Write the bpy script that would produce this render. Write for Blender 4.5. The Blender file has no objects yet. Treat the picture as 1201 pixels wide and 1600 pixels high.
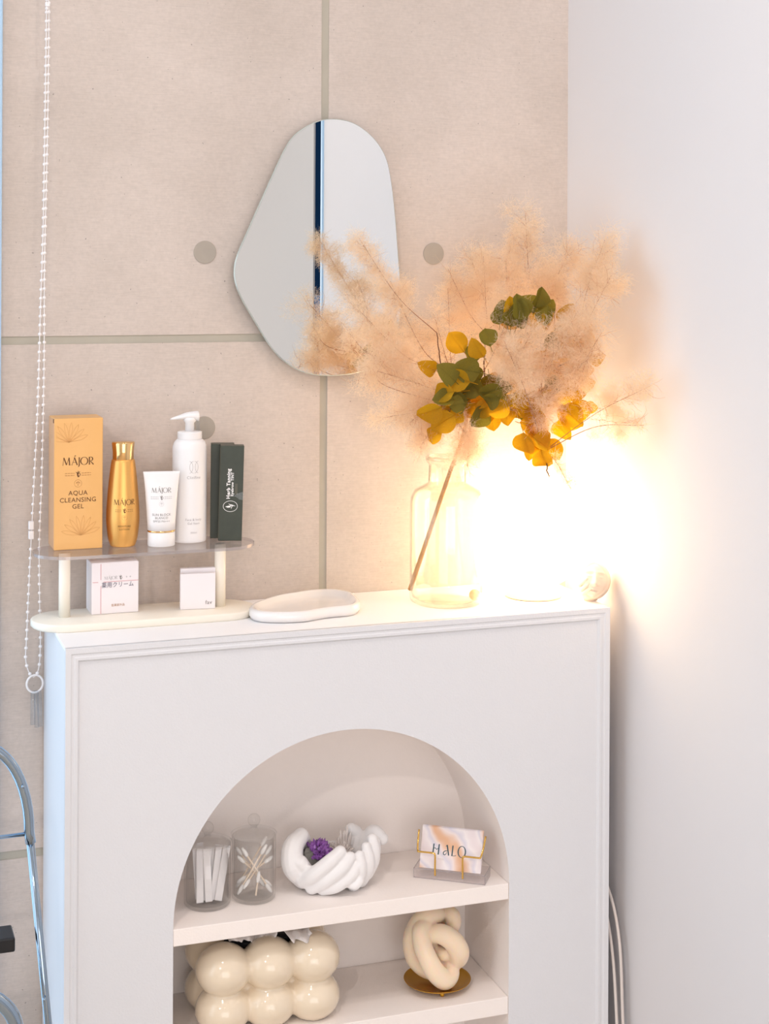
import bpy, bmesh, math, random
import numpy as np
from mathutils import Vector, Matrix, Euler
random.seed(7)
rng = np.random.default_rng(11)
C = bpy.context.scene.collection
sc = bpy.context.scene
PI = math.pi

# ---------------------------------------------------------------- camera
cam_d = bpy.data.cameras.new('camera'); cam = bpy.data.objects.new('camera', cam_d); C.objects.link(cam)
yaw, roll = math.radians(19.495), 0.00514
F = Vector((math.sin(yaw), math.cos(yaw), 0)); R0 = Vector((math.cos(yaw), -math.sin(yaw), 0)); UP = Vector((0, 0, 1))
Rv = R0*math.cos(roll) + UP*math.sin(roll); Uv = UP*math.cos(roll) - R0*math.sin(roll)
m = Matrix((Rv, Uv, -F)).transposed().to_4x4(); m.translation = Vector((0, 0, 1.35))
cam.matrix_world = m
cam_d.sensor_fit = 'VERTICAL'; cam_d.sensor_height = 36; cam_d.lens = 2464/1600*36
cam_d.shift_y = -(800-403)/1600; cam_d.clip_start = 0.02
sc.camera = cam

# ---------------------------------------------------------------- light and exposure
sc.view_settings.view_transform = 'Standard'; sc.view_settings.look = 'None'
sc.view_settings.gamma = 1; sc.view_settings.use_curve_mapping = False
sc.view_settings.exposure = 0.02
wd = bpy.data.worlds.new('world'); sc.world = wd; wd.use_nodes = True
bg = wd.node_tree.nodes['Background']; bg.inputs[0].default_value = (1.0, 0.96, 0.955, 1); bg.inputs[1].default_value = 0.90

def area(name, loc, target, size, power, col, sy=None):
    l = bpy.data.lights.new(name, 'AREA'); l.energy = power; l.color = col; l.size = size
    if sy: l.shape = 'RECTANGLE'; l.size_y = sy
    o = bpy.data.objects.new(name, l); C.objects.link(o); o.location = loc
    o.rotation_euler = (Vector(target)-Vector(loc)).to_track_quat('-Z', 'Y').to_euler()
    return o
# daylight through the big window on the left, an added frontal fill and the small ceiling downlights
area('window_or_fill_light', (-1.35, 1.25, 1.25), (0.5, 1.9, 0.8), 1.1, 8, (0.70, 0.86, 1.0), 1.9)
area('window_or_fill_light', (-.27, 2.09, 1.0), (0.34, 1.4, .9), .45, 5.2, (0.34, 0.68, 1.0), 1.9)
area('window_or_fill_light', (0.15, -1.9, 0.95), (0.6, 2, 0.6), 2.2, 25, (1.0, 0.965, 0.965), 1.7)  # fill added behind the camera to lift the niche; no window there
DOWN = [(0.80, 1.20, 5.0), (0.15, 1.0, 5.0), (-0.76, -0.27, 22)]
for i, (x, y, p) in enumerate(DOWN):
    area('downlight_lamp', (x, y, 2.455), (x, y, 0), 0.09, p, (1.0, 0.90, 0.84))

# ---------------------------------------------------------------- materials
def new_mat(name):
    m = bpy.data.materials.new(name); m.use_nodes = True
    nt = m.node_tree; return m, nt, nt.nodes['Principled BSDF']
def srgb(c):
    return tuple(((v/255)/12.92 if v/255 <= 0.04045 else ((v/255+0.055)/1.055)**2.4) for v in c)
def mat(name, col, rough=0.5, metal=0.0, bump=0.0, bscale=400, bdist=0.001, coat=0, var=0, vscale=6, trans=0, ior=1.45, sss=0, spec=0.5, raw=False):
    m, nt, b = new_mat(name)
    c = col if raw else srgb(col)
    b.inputs['Base Color'].default_value = (*c, 1)
    b.inputs['Roughness'].default_value = rough; b.inputs['Metallic'].default_value = metal
    b.inputs['IOR'].default_value = ior; b.inputs['Specular IOR Level'].default_value = spec
    b.inputs['Coat Weight'].default_value = coat; b.inputs['Transmission Weight'].default_value = trans
    if sss:
        b.inputs['Subsurface Weight'].default_value = 1; b.inputs['Subsurface Scale'].default_value = sss
        b.inputs['Subsurface Radius'].default_value = (1, .6, .35)
    if bump or var:
        tc = nt.nodes.new('ShaderNodeTexCoord')
    if bump:
        n = nt.nodes.new('ShaderNodeTexNoise'); n.inputs['Scale'].default_value = bscale; n.inputs['Detail'].default_value = 3
        bp = nt.nodes.new('ShaderNodeBump'); bp.inputs['Strength'].default_value = bump; bp.inputs['Distance'].default_value = bdist
        nt.links.new(tc.outputs['Object'], n.inputs['Vector']); nt.links.new(n.outputs['Fac'], bp.inputs['Height'])
        nt.links.new(bp.outputs['Normal'], b.inputs['Normal'])
    if var:
        n = nt.nodes.new('ShaderNodeTexNoise'); n.inputs['Scale'].default_value = vscale; n.inputs['Detail'].default_value = 5
        r = nt.nodes.new('ShaderNodeValToRGB'); r.color_ramp.elements[0].position = .3; r.color_ramp.elements[1].position = .7
        r.color_ramp.elements[0].color = (*[v*(1-var) for v in c], 1); r.color_ramp.elements[1].color = (*[min(1, v*(1+var)) for v in c], 1)
        nt.links.new(tc.outputs['Object'], n.inputs['Vector']); nt.links.new(n.outputs['Fac'], r.inputs['Fac']); nt.links.new(r.outputs['Color'], b.inputs['Base Color'])
    return m
def thin_glass(name, tint=(1, 1, 1), refl=1.0, ior=1.45, haze=0.0):
    m, nt, b = new_mat(name); nt.nodes.remove(b); out = nt.nodes['Material Output']
    t = nt.nodes.new('ShaderNodeBsdfTransparent'); t.inputs[0].default_value = (*tint, 1)
    g = nt.nodes.new('ShaderNodeBsdfGlossy'); g.inputs['Roughness'].default_value = 0.03
    fr = nt.nodes.new('ShaderNodeLayerWeight'); fr.inputs[0].default_value = .5
    pw = nt.nodes.new('ShaderNodeMath'); pw.operation = 'POWER'; pw.inputs[1].default_value = 4.0; nt.links.new(fr.outputs['Facing'], pw.inputs[0])
    ad = nt.nodes.new('ShaderNodeMath'); ad.operation = 'MULTIPLY_ADD'; ad.inputs[1].default_value = .75; ad.inputs[2].default_value = .04; nt.links.new(pw.outputs[0], ad.inputs[0])
    fr = ad
    mu = nt.nodes.new('ShaderNodeMath'); mu.operation = 'MULTIPLY'; mu.inputs[1].default_value = refl
    mx = nt.nodes.new('ShaderNodeMixShader')
    nt.links.new(fr.outputs[0], mu.inputs[0]); nt.links.new(mu.outputs[0], mx.inputs[0])
    last = t.outputs[0]
    if haze:
        d = nt.nodes.new('ShaderNodeBsdfDiffuse'); d.inputs[0].default_value = (.9, .9, .9, 1)
        m2 = nt.nodes.new('ShaderNodeMixShader'); m2.inputs[0].default_value = haze
        nt.links.new(t.outputs[0], m2.inputs[1]); nt.links.new(d.outputs[0], m2.inputs[2]); last = m2.outputs[0]
    nt.links.new(last, mx.inputs[1]); nt.links.new(g.outputs[0], mx.inputs[2]); nt.links.new(mx.outputs[0], out.inputs[0])
    return m
def leaf_mat(name, col, tcol, tfac, vary=None, vscale=60):
    m, nt, b = new_mat(name); nt.nodes.remove(b); out = nt.nodes['Material Output']
    d = nt.nodes.new('ShaderNodeBsdfDiffuse'); t = nt.nodes.new('ShaderNodeBsdfTranslucent'); mx = nt.nodes.new('ShaderNodeMixShader')
    d.inputs[0].default_value = (*srgb(col), 1); t.inputs[0].default_value = (*srgb(tcol), 1); mx.inputs[0].default_value = tfac
    if vary:
        tc = nt.nodes.new('ShaderNodeTexCoord'); n = nt.nodes.new('ShaderNodeTexNoise'); n.inputs['Scale'].default_value = vscale; n.inputs['Detail'].default_value = 4
        r = nt.nodes.new('ShaderNodeValToRGB'); r.color_ramp.elements[0].position = .4; r.color_ramp.elements[1].position = .62
        r.color_ramp.elements[0].color = (*srgb(tcol), 1); r.color_ramp.elements[1].color = (*srgb(vary), 1)
        nt.links.new(tc.outputs['Object'], n.inputs['Vector']); nt.links.new(n.outputs['Fac'], r.inputs['Fac']); nt.links.new(r.outputs['Color'], t.inputs[0])
    nt.links.new(d.outputs[0], mx.inputs[1]); nt.links.new(t.outputs[0], mx.inputs[2]); nt.links.new(mx.outputs[0], out.inputs[0])
    return m

def concrete():
    m, nt, b = new_mat('printed_concrete'); L = nt.links; N = nt.nodes
    tc = N.new('ShaderNodeTexCoord')
    def noise(s, d, rough=.5):
        n = N.new('ShaderNodeTexNoise'); n.inputs['Scale'].default_value = s; n.inputs['Detail'].default_value = d; n.inputs['Roughness'].default_value = rough
        L.new(tc.outputs['Object'], n.inputs['Vector']); return n
    big = noise(3.2, 8, .62); fine = noise(220, 4, .6); pit = noise(230, 1)
    mp = N.new('ShaderNodeMapping'); mp.inputs['Scale'].default_value = (60, 60, 900); L.new(tc.outputs['Object'], mp.inputs['Vector'])
    wv = N.new('ShaderNodeTexNoise'); wv.inputs['Scale'].default_value = 1; wv.inputs['Detail'].default_value = 2; L.new(mp.outputs[0], wv.inputs['Vector'])
    r = N.new('ShaderNodeValToRGB'); r.color_ramp.elements[0].position = .32; r.color_ramp.elements[1].position = .68
    r.color_ramp.elements[0].color = (*srgb((196, 184, 175)), 1); r.color_ramp.elements[1].color = (*srgb((213, 201, 193)), 1)
    L.new(big.outputs['Fac'], r.inputs['Fac'])
    add = N.new('ShaderNodeMath'); add.operation = 'ADD'; L.new(fine.outputs['Fac'], add.inputs[0]); L.new(wv.outputs['Fac'], add.inputs[1])
    mr = N.new('ShaderNodeMapRange'); mr.inputs['From Min'].default_value = .7; mr.inputs['From Max'].default_value = 1.3; mr.inputs['To Min'].default_value = .93; mr.inputs['To Max'].default_value = 1.06
    L.new(add.outputs[0], mr.inputs['Value'])
    pr = N.new('ShaderNodeMapRange'); pr.inputs['From Min'].default_value = .19; pr.inputs['From Max'].default_value = .235; pr.inputs['To Min'].default_value = .55; pr.inputs['To Max'].default_value = 1
    L.new(pit.outputs['Fac'], pr.inputs['Value'])
    mu = N.new('ShaderNodeMath'); mu.operation = 'MULTIPLY'; L.new(mr.outputs[0], mu.inputs[0]); L.new(pr.outputs[0], mu.inputs[1])
    vm = N.new('ShaderNodeVectorMath'); vm.operation = 'SCALE'; L.new(r.outputs['Color'], vm.inputs[0]); L.new(mu.outputs[0], vm.inputs['Scale'])
    L.new(vm.outputs[0], b.inputs['Base Color']); b.inputs['Roughness'].default_value = .8; b.inputs['Specular IOR Level'].default_value = .2
    bp = N.new('ShaderNodeBump'); bp.inputs['Strength'].default_value = .25; bp.inputs['Distance'].default_value = .0006
    L.new(fine.outputs['Fac'], bp.inputs['Height']); L.new(bp.outputs[0], b.inputs['Normal'])
    return m
def marble_card():
    m, nt, b = new_mat('marbled_card'); L = nt.links; N = nt.nodes
    tc = N.new('ShaderNodeTexCoord')
    mp = N.new('ShaderNodeMapping'); mp.inputs['Rotation'].default_value = (0, math.radians(35), 0); mp.inputs['Location'].default_value = (.006, 0, 0); L.new(tc.outputs['Object'], mp.inputs['Vector'])
    w = N.new('ShaderNodeTexWave'); w.inputs['Scale'].default_value = 5.2; w.inputs['Distortion'].default_value = 5; w.inputs['Detail'].default_value = 3; w.inputs['Detail Scale'].default_value = 2.2
    w.inputs['Phase Offset'].default_value = 1.1
    L.new(mp.outputs[0], w.inputs['Vector'])
    r = N.new('ShaderNodeValToRGB'); e = r.color_ramp.elements
    e[0].position = 0; e[0].color = (*srgb((232, 220, 222)), 1); e[1].position = 1; e[1].color = (*srgb((226, 178, 142)), 1)
    for p, c in ((.25, (240, 232, 232)), (.5, (218, 212, 222)), (.72, (238, 222, 218)), (.86, (234, 206, 190))):
        x = e.new(p); x.color = (*srgb(c), 1)
    L.new(w.outputs['Fac'], r.inputs['Fac']); L.new(r.outputs['Color'], b.inputs['Base Color']); b.inputs['Roughness'].default_value = .35
    return m

M = {}
M['branchlet'] = leaf_mat('tawny_branchlet', (196, 140, 96), (210, 150, 90), .3)
M['concrete'] = concrete()
M['seam'] = mat('seam_grey', (180, 174, 161), .9, var=.03, vscale=40)
M['disc'] = mat('tie_hole_grey', (170, 161, 150), .9, var=.03, vscale=60)
M['plaster'] = mat('white_plaster', (227, 224, 225), .75, bump=.18, bscale=14, bdist=.004, spec=.2)
M['white_wall'] = mat('white_wall_panel', (205, 202, 200), .7, spec=.2, bump=.05, bscale=20)
M['paint'] = mat('orange_peel_white_paint', (225, 226, 230), .55, bump=.5, bscale=420, bdist=.0007, spec=.3)
M['niche_bounce_paint'] = mat('white_paint_niche_bounce', (251, 243, 238), .55, bump=.5, bscale=420, bdist=.0006, spec=.3)  # same white as the unit; bounced light in the niche put into the colour
M['lit_top_paint'] = mat('white_paint_lit_top', (247, 246, 247), .5)  # brighter white puts the downlight falling on the top into the colour
M['trim'] = mat('satin_white_trim', (228, 228, 232), .45, bump=.1, bscale=200, bdist=.0004)
M['floor'] = mat('pale_wood_floor', (196, 178, 158), .5, var=.1, vscale=9)
M['ceiling'] = mat('ceiling_white', (236, 234, 232), .8, spec=.2, bump=.05, bscale=60)
M['navy'] = mat('dark_navy_panel', (14, 38, 66), .9, spec=.0)
M['pane_reflection'] = mat('blue_reflection', (46, 104, 150), .8, spec=0)
M['alu'] = mat('window_frame_daylit_blue', (178, 212, 240), .35, spec=.5, bump=.02)  # white frame with the blue of the daylight mixed into its colour
M['mirror'] = mat('silvered_mirror', (236, 238, 238), .0, 1.0)
M['mirror_edge'] = mat('polished_mirror_edge', (196, 202, 196), .15, .3)
M['chrome'] = mat('chrome_tube', (158, 176, 194), .09, 1.0)
M['black'] = mat('black_plastic', (22, 22, 26), .4)
M['bead'] = mat('white_bead_plastic', (240, 236, 236), .35)
M['clear'] = thin_glass('clear_plastic', (.93, .95, .97), 1.2)
M['acrylic'] = thin_glass('clear_acrylic_sheet', (.985, .97, .975), 1.0, 1.5, .05)
M['acrylic_edge'] = thin_glass('acrylic_edge', (.84, .81, .83), 1.4, 1.5, .12)
M['glass'] = thin_glass('clear_glass', (.993, .993, .99), 1.0)
M['jar'] = thin_glass('warm_clear_glass', (.975, .975, .94), 1.8)
M['cream'] = mat('cream_resin', (245, 238, 224), .35)
M['gold_card'] = mat('gold_cardboard', (232, 178, 108), .42, .15, var=.02, vscale=20, coat=.2)
M['gold_side'] = mat('gold_cardboard_side', (222, 168, 122), .4, .15, coat=.2)
M['gold_ink'] = mat('brown_ink', (98, 58, 20), .5)
M['faint_ink'] = mat('faint_gold_ink', (206, 150, 84), .5)
M['faint_ink2'] = mat('soft_brown_ink', (176, 122, 66), .5)
M['gold_satin'] = mat('satin_gold_bottle', (238, 182, 104), .36, .8)
M['gold_shiny'] = mat('polished_gold_cap', (240, 200, 140), .07, 1.0)
M['white_plastic'] = mat('white_plastic', (240, 238, 238), .3)
M['grey_ink'] = mat('grey_ink', (138, 132, 130), .5)
M['pale_ink'] = mat('pale_grey_ink', (176, 172, 174), .5)
M['dark_green'] = mat('dark_green_cardboard', (54, 60, 49), .38, var=.12, vscale=70)
M['green_edge'] = mat('worn_box_edge', (92, 90, 78), .6)
M['box_white'] = mat('white_carton', (240, 234, 236), .5)
M['red_ink'] = mat('red_line_ink', (208, 128, 132), .5)
M['navy_ink'] = mat('navy_ink', (76, 68, 96), .5)
M['ceramic'] = mat('glazed_white_ceramic', (238, 234, 232), .1, coat=.5)
M['plaster_ball'] = mat('plaster_white', (228, 208, 190), .6)
M['cotton'] = mat('white_cotton', (244, 242, 240), .9)
M['paper_white'] = mat('white_paper_wrap', (244, 242, 244), .5)
M['stick'] = mat('paper_stick', (238, 220, 200), .6)
M['resin_white'] = mat('matt_white_resin', (240, 238, 238), .5)
M['bubble'] = mat('cream_glazed_ceramic', (238, 222, 198), .12, coat=.6)
M['wax'] = mat('cream_wax', (250, 226, 202), .5, sss=.006)
M['brass_tray'] = mat('brushed_brass', (196, 148, 52), .28, 1.0)
M['brass'] = mat('polished_brass_wire', (232, 190, 104), .12, 1.0)
M['tissue'] = mat('tissue_paper', (236, 230, 228), .9)
M['marble'] = marble_card()
M['card_edge'] = mat('card_edge_grey', (196, 184, 182), .6)
M['teal_ink'] = mat('teal_ink', (54, 82, 92), .5)
M['stalk'] = mat('thin_tan_stalk', (150, 96, 66), .8)
M['twig'] = mat('brown_bark', (96, 52, 30), .8, bump=.4, bscale=300)
M['stem'] = mat('pale_tan_bark', (198, 150, 104), .8, bump=.5, bscale=260, var=.15, vscale=120)
M['leaf_green'] = leaf_mat('green_leaf', (128, 118, 56), (156, 146, 36), .4, (96, 92, 20), 70)
M['leaf_yellow'] = leaf_mat('yellow_leaf', (196, 158, 50), (244, 196, 24), .6, (206, 150, 20), 60)
M['fuzz'] = leaf_mat('smoke_plume_hair', (250, 231, 210), (254, 233, 200), .5)
M['wood_base'] = mat('pale_wood_lamp_base', (238, 222, 190), .5)
M['cord'] = mat('white_cord', (222, 212, 206), .5)
M['dry_ball'] = mat('dried_seed_yellow', (214, 182, 104), .9, bump=.6, bscale=200)
def amethyst():
    m = mat('amethyst', (140, 88, 164), .12, trans=.1, var=.45, vscale=140); return m
M['amethyst'] = amethyst()
M['geode_rock'] = mat('grey_geode_rock', (120, 118, 112), .8, bump=.6, bscale=200, var=.3, vscale=100)
M['quartz'] = mat('clear_quartz', (236, 226, 220), .12, trans=.2, var=.06, vscale=150)

def lamp_mat():
    m, nt, b = new_mat('lit_opal_glass'); nt.nodes.remove(b); e = nt.nodes.new('ShaderNodeEmission')
    e.inputs[0].default_value = (1.0, 0.73, 0.45, 1); e.inputs[1].default_value = LAMP
    nt.links.new(e.outputs[0], nt.nodes['Material Output'].inputs[0]); return m
LAMP = 12.5
M['globe'] = lamp_mat()
def glow_mat(name, c, s):
    m, nt, b = new_mat(name); b.inputs['Emission Color'].default_value = (*c, 1); b.inputs['Emission Strength'].default_value = s; return m
M['downlight'] = glow_mat('lit_downlight', (1, .93, .87), 12)

# ---------------------------------------------------------------- mesh helpers
def meshdata(name, V, Fc, material, smooth=False):
    me = bpy.data.meshes.new(name); me.from_pydata([tuple(v) for v in V], [], Fc); me.materials.append(material)
    if smooth: me.polygons.foreach_set('use_smooth', [True]*len(me.polygons))
    me.update(); return me
def link(name, me, parent=None, loc=None, rot=None):
    o = bpy.data.objects.new(name, me); C.objects.link(o)
    if parent: o.parent = parent
    if loc is not None: o.location = loc
    if rot is not None: o.rotation_euler = rot
    return o
def part(name, V, Fc, material, parent=None, smooth=False, loc=None, rot=None):
    return link(name, meshdata(name, V, Fc, material, smooth), parent, loc, rot)
def thing(name, label, cat, loc=(0, 0, 0), rz=0, group=None):
    o = bpy.data.objects.new(name, None); C.objects.link(o); o.location = loc; o.rotation_euler = (0, 0, rz)
    o.empty_display_size = .02
    return tag(o, label, cat, group)
def tag(o, label=None, cat=None, group=None, kind=None):
    if label: o['label'] = label
    if cat: o['category'] = cat
    if group: o['group'] = group
    if kind: o['kind'] = kind
    return o
def join(*gs):
    V, Fc = [], []
    for v, f in gs:
        n = len(V); V += [tuple(x) for x in v]; Fc += [tuple(i+n for i in q) for q in f]
    return V, Fc
def box(x0, x1, y0, y1, z0, z1, b=0.0):
    if b <= 0:
        V = [(x, y, z) for x in (x0, x1) for y in (y0, y1) for z in (z0, z1)]
        return V, [(0, 1, 3, 2), (4, 6, 7, 5), (0, 4, 5, 1), (2, 3, 7, 6), (0, 2, 6, 4), (1, 5, 7, 3)]
    bm = bmesh.new(); bmesh.ops.create_cube(bm, size=1)
    for v in bm.verts: v.co = Vector(((x0+x1)/2+v.co.x*(x1-x0), (y0+y1)/2+v.co.y*(y1-y0), (z0+z1)/2+v.co.z*(z1-z0)))
    bmesh.ops.bevel(bm, geom=bm.edges[:], offset=b, segments=2, profile=.5, affect='EDGES')
    bm.verts.index_update()
    r = [tuple(v.co) for v in bm.verts], [tuple(v.index for v in f.verts) for f in bm.faces]; bm.free(); return r
def lathe(prof, n=32, cx=0, cy=0, sx=1, sy=1, cap=True):
    V, Fc = [], []
    for r, z in prof:
        for k in range(n):
            a = 2*PI*k/n; V.append((cx+r*sx*math.cos(a), cy+r*sy*math.sin(a), z))
    for i in range(len(prof)-1):
        for k in range(n):
            Fc.append((i*n+k, i*n+(k+1) % n, (i+1)*n+(k+1) % n, (i+1)*n+k))
    if cap:
        if prof[0][0] > 1e-6: Fc.append(tuple(range(n-1, -1, -1)))
        if prof[-1][0] > 1e-6: Fc.append(tuple((len(prof)-1)*n+k for k in range(n)))
    return V, Fc
def smooth_path(pts, n=8):
    P = [Vector(p) for p in pts]
    if len(P) < 3: return [P[0].lerp(P[-1], i/n) for i in range(n+1)]
    P = [P[0]*2-P[1]]+P+[P[-1]*2-P[-2]]; out = []
    for i in range(1, len(P)-2):
        a, b, c, d = P[i-1:i+3]
        for k in range(n):
            t = k/n; out.append(.5*((2*b)+(c-a)*t+(2*a-5*b+4*c-d)*t*t+(3*b-a-3*c+d)*t**3))
    out.append(P[-2]); return out
def tube(pts, r, n=10, r2=None, cap=True, closed=False):
    P = [Vector(p) for p in pts]; N = len(P); V, Fc = [], []
    up = None
    for i, p in enumerate(P):
        if closed: t = P[(i+1) % N]-P[i-1]
        else: t = P[min(i+1, N-1)]-P[max(i-1, 0)]
        t.normalize()
        if up is None:
            up = t.orthogonal().normalized()
        else:
            up = (up-t*up.dot(t)).normalized()
        s = t.cross(up)
        rr = (r if r2 is None else r+(r2-r)*i/(N-1)) if not callable(r) else r(i/(N-1))
        for k in range(n):
            a = 2*PI*k/n; V.append(p+(up*math.cos(a)+s*math.sin(a))*rr)
    for i in range(N if closed else N-1):
        for k in range(n):
            j = (i+1) % N
            Fc.append((i*n+k, i*n+(k+1) % n, j*n+(k+1) % n, j*n+k))
    if cap and not closed:
        Fc.append(tuple(range(n-1, -1, -1))); Fc.append(tuple((N-1)*n+k for k in range(n)))
    return V, Fc
def prism(outline, z0, z1, bev=0.0):
    """closed outline of (x, y), extruded in z, optional rounded top edge"""
    n = len(outline); cx = sum(p[0] for p in outline)/n; cy = sum(p[1] for p in outline)/n
    rings = [(0, z0), (0, z1)] if not bev else [(bev, z0), (0, z0+bev), (0, z1-bev), (bev*.3, z1-bev*.3), (bev, z1)]
    V, Fc = [], []
    for o, z in rings:
        for x, y in outline:
            d = math.hypot(x-cx, y-cy); k = (d-o)/d; V.append((cx+(x-cx)*k, cy+(y-cy)*k, z))
    for i in range(len(rings)-1):
        for k in range(n): Fc.append((i*n+k, i*n+(k+1) % n, (i+1)*n+(k+1) % n, (i+1)*n+k))
    Fc.append(tuple(range(n-1, -1, -1))); Fc.append(tuple((len(rings)-1)*n+k for k in range(n)))
    return V, Fc
def stadium(hx, hy, n=14):
    out = []
    for s, c in ((1, hx-hy), (-1, -(hx-hy))):
        for k in range(n+1):
            a = -PI/2+PI*k/n; out.append((c+s*hy*math.cos(a), s*hy*math.sin(a)))
    return out
def remeshed(name, groups, material, voxel, smooth_it=0, parent=None, loc=None):
    V, Fc = join(*groups); me = meshdata(name+'_raw', V, Fc, material)
    o = bpy.data.objects.new(name+'_raw', me); C.objects.link(o)
    r = o.modifiers.new('r', 'REMESH'); r.mode = 'VOXEL'; r.voxel_size = voxel; r.use_smooth_shade = True
    if smooth_it:
        s = o.modifiers.new('s', 'SMOOTH'); s.factor = .5; s.iterations = smooth_it
    dg = bpy.context.evaluated_depsgraph_get(); ev = o.evaluated_get(dg)
    m2 = bpy.data.meshes.new_from_object(ev); m2.name = name; m2.materials.clear(); m2.materials.append(material)
    bpy.data.objects.remove(o); bpy.data.meshes.remove(me)
    m2.polygons.foreach_set('use_smooth', [True]*len(m2.polygons))
    return link(name, m2, parent, loc)
def sphere(c, r, seg=20, rings=12, s=(1, 1, 1)):
    prof = [(math.sin(PI*i/rings), -math.cos(PI*i/rings)) for i in range(rings+1)]
    prof[0] = (1e-7, -1); prof[-1] = (1e-7, 1)
    V, Fc = lathe(prof, seg, cap=True)
    return [(c[0]+x*r*s[0], c[1]+y*r*s[1], c[2]+z*r*s[2]) for x, y, z in V], Fc
def capsule(pts, r, n=14, sub=6):
    """closed round-ended tube through pts; r number or list"""
    P = smooth_path(pts, sub); rr = r if isinstance(r, (list, tuple)) else [r]*len(pts)
    def rad(t):
        u = t*(len(rr)-1); i = min(int(u), len(rr)-2); return rr[i]+(rr[i+1]-rr[i])*(u-i)
    gs = [tube(P, rad, n)]
    gs.append(sphere(P[0], rad(0), n, 8)); gs.append(sphere(P[-1], rad(1), n, 8))
    return gs

# -------- lettering: flat meshes in (x right, y up)
def text_geo(body, size, align='CENTER', bold=0.0):
    cu = bpy.data.curves.new('t', 'FONT'); cu.body = body; cu.size = size; cu.align_x = align; cu.resolution_u = 3; cu.offset = bold
    cu.space_character = 1.08
    o = bpy.data.objects.new('t', cu); C.objects.link(o)
    dg = bpy.context.evaluated_depsgraph_get(); me = bpy.data.meshes.new_from_object(o.evaluated_get(dg))
    V = [(v.co.x, v.co.y) for v in me.vertices]; Fc = [tuple(p.vertices) for p in me.polygons]
    bpy.data.objects.remove(o); bpy.data.curves.remove(cu); bpy.data.meshes.remove(me)
    return V, Fc
def stroke(pts, w):
    """polyline ribbon; w number or list of widths"""
    n = len(pts); ws = w if isinstance(w, (list, tuple)) else [w]*n; V, Fc = [], []
    for i, (x, y) in enumerate(pts):
        a = pts[max(i-1, 0)]; b = pts[min(i+1, n-1)]; dx, dy = b[0]-a[0], b[1]-a[1]; l = math.hypot(dx, dy) or 1
        nx, ny = -dy/l*ws[i]/2, dx/l*ws[i]/2; V += [(x+nx, y+ny), (x-nx, y-ny)]
    for i in range(n-1): Fc.append((2*i+1, 2*i+3, 2*i+2, 2*i))
    return V, Fc
def ring2(cx, cy, rx, ry, wt, wn, a0=0, a1=2*PI, n=28):
    pts, ws = [], []
    for k in range(n+1):
        a = a0+(a1-a0)*k/n; pts.append((cx+rx*math.cos(a), cy+ry*math.sin(a))); ws.append(wn+(wt-wn)*abs(math.cos(a))**1.5)
    return stroke(pts, ws)
def place2(g, s=1, dx=0, dy=0, rot=0):
    c, sn = math.cos(rot), math.sin(rot)
    return [(dx+(x*c-y*sn)*s, dy+(x*sn+y*c)*s) for x, y in g[0]], g[1]
def flat(g, f):
    return [f(x, y) for x, y in g[0]], g[1]
def major_word():
    """high contrast serif word, cap height 1, baseline 0, centred"""
    t, k = .05, .14; G = []
    G += [stroke([(.0, 0), (.12, 1)], t), stroke([(.12, 1), (.47, .06)], k), stroke([(.47, .04), (.80, 1)], t), stroke([(.80, 1), (.88, 0)], k)]
    G += [stroke([(-.08, .02), (.08, .02)], .03), stroke([(.76, .02), (1.0, .02)], .03), stroke([(.04, .98), (.16, .98)], .03)]
    G += [stroke([(1.17, 0), (1.55, 1)], t), stroke([(1.5, 1), (1.88, 0)], k), stroke([(1.32, .36), (1.72, .36)], t), stroke([(1.5, 1.12), (1.68, 1.25)], [.05, .12])]
    G += [stroke([(1.09, .02), (1.26, .02)], .03), stroke([(1.76, .02), (1.97, .02)], .03)]
    G += [stroke([(2.14, 1), (2.14, 0), (2.10, -.16), (2.0, -.27)], [k, k, .1, .03]), stroke([(2.03, .98), (2.25, .98)], .03)]
    G += [ring2(2.80, .5, .46, .5, .14, .04)]
    G += [stroke([(3.48, 0), (3.48, 1)], k), ring2(3.62, .74, .29, .26, .14, .05, -PI/2, PI/2, 14), stroke([(3.46, .99), (3.64, .99)], .05), stroke([(3.48, .48), (3.64, .48)], .05), stroke([(3.6, .47), (4.02, 0)], [.06, .15]), stroke([(3.38, .02), (3.58, .02)], .03)]
    V, Fc = join2(*G); return [(x-2.0, y) for x, y in V], Fc
def join2(*gs):
    V, Fc = [], []
    for v, f in gs:
        n = len(V); V += list(v); Fc += [tuple(i+n for i in q) for q in f]
    return V, Fc
def blob2(pts):
    return list(pts), [tuple(range(len(pts)))]
def emblem():
    """small dark cup-shaped mark, about 1 high"""
    body = blob2([(-.22, .18), (-.16, -.28), (-.05, -.5), (.16, -.5), (.26, -.3), (.12, -.28), (.05, -.15), (.07, .18)])
    top = stroke([(-.42, .36), (-.1, .22), (.12, .3), (.34, .42)], [.05, .16, .14, .05])
    hook = ring2(.2, -.06, .17, .2, .1, .07, -PI/2, PI*.75, 12)
    return join2(body, top, hook, stroke([(-.1, .45), (.1, .5)], .08))
def sprig():
    return join2(ring2(0, 0, .48, .48, .03, .03), stroke([(0, -.3), (0, .24)], .05), stroke([(-.24, .1), (0, .22), (.24, .1)], .06), stroke([(-.2, -.02), (-.2, .16)], .05), stroke([(.2, -.02), (.2, .16)], .05))
def tiny_rows(x0, x1, y):
    G = []
    for yy in (y, y-.42):
        x = x0
        while x < x1:
            l = min(.5, x1-x); G.append(stroke([(x, yy), (x+l*.86, yy)], .10)); x += l+.04
    return join2(*G)

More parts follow.
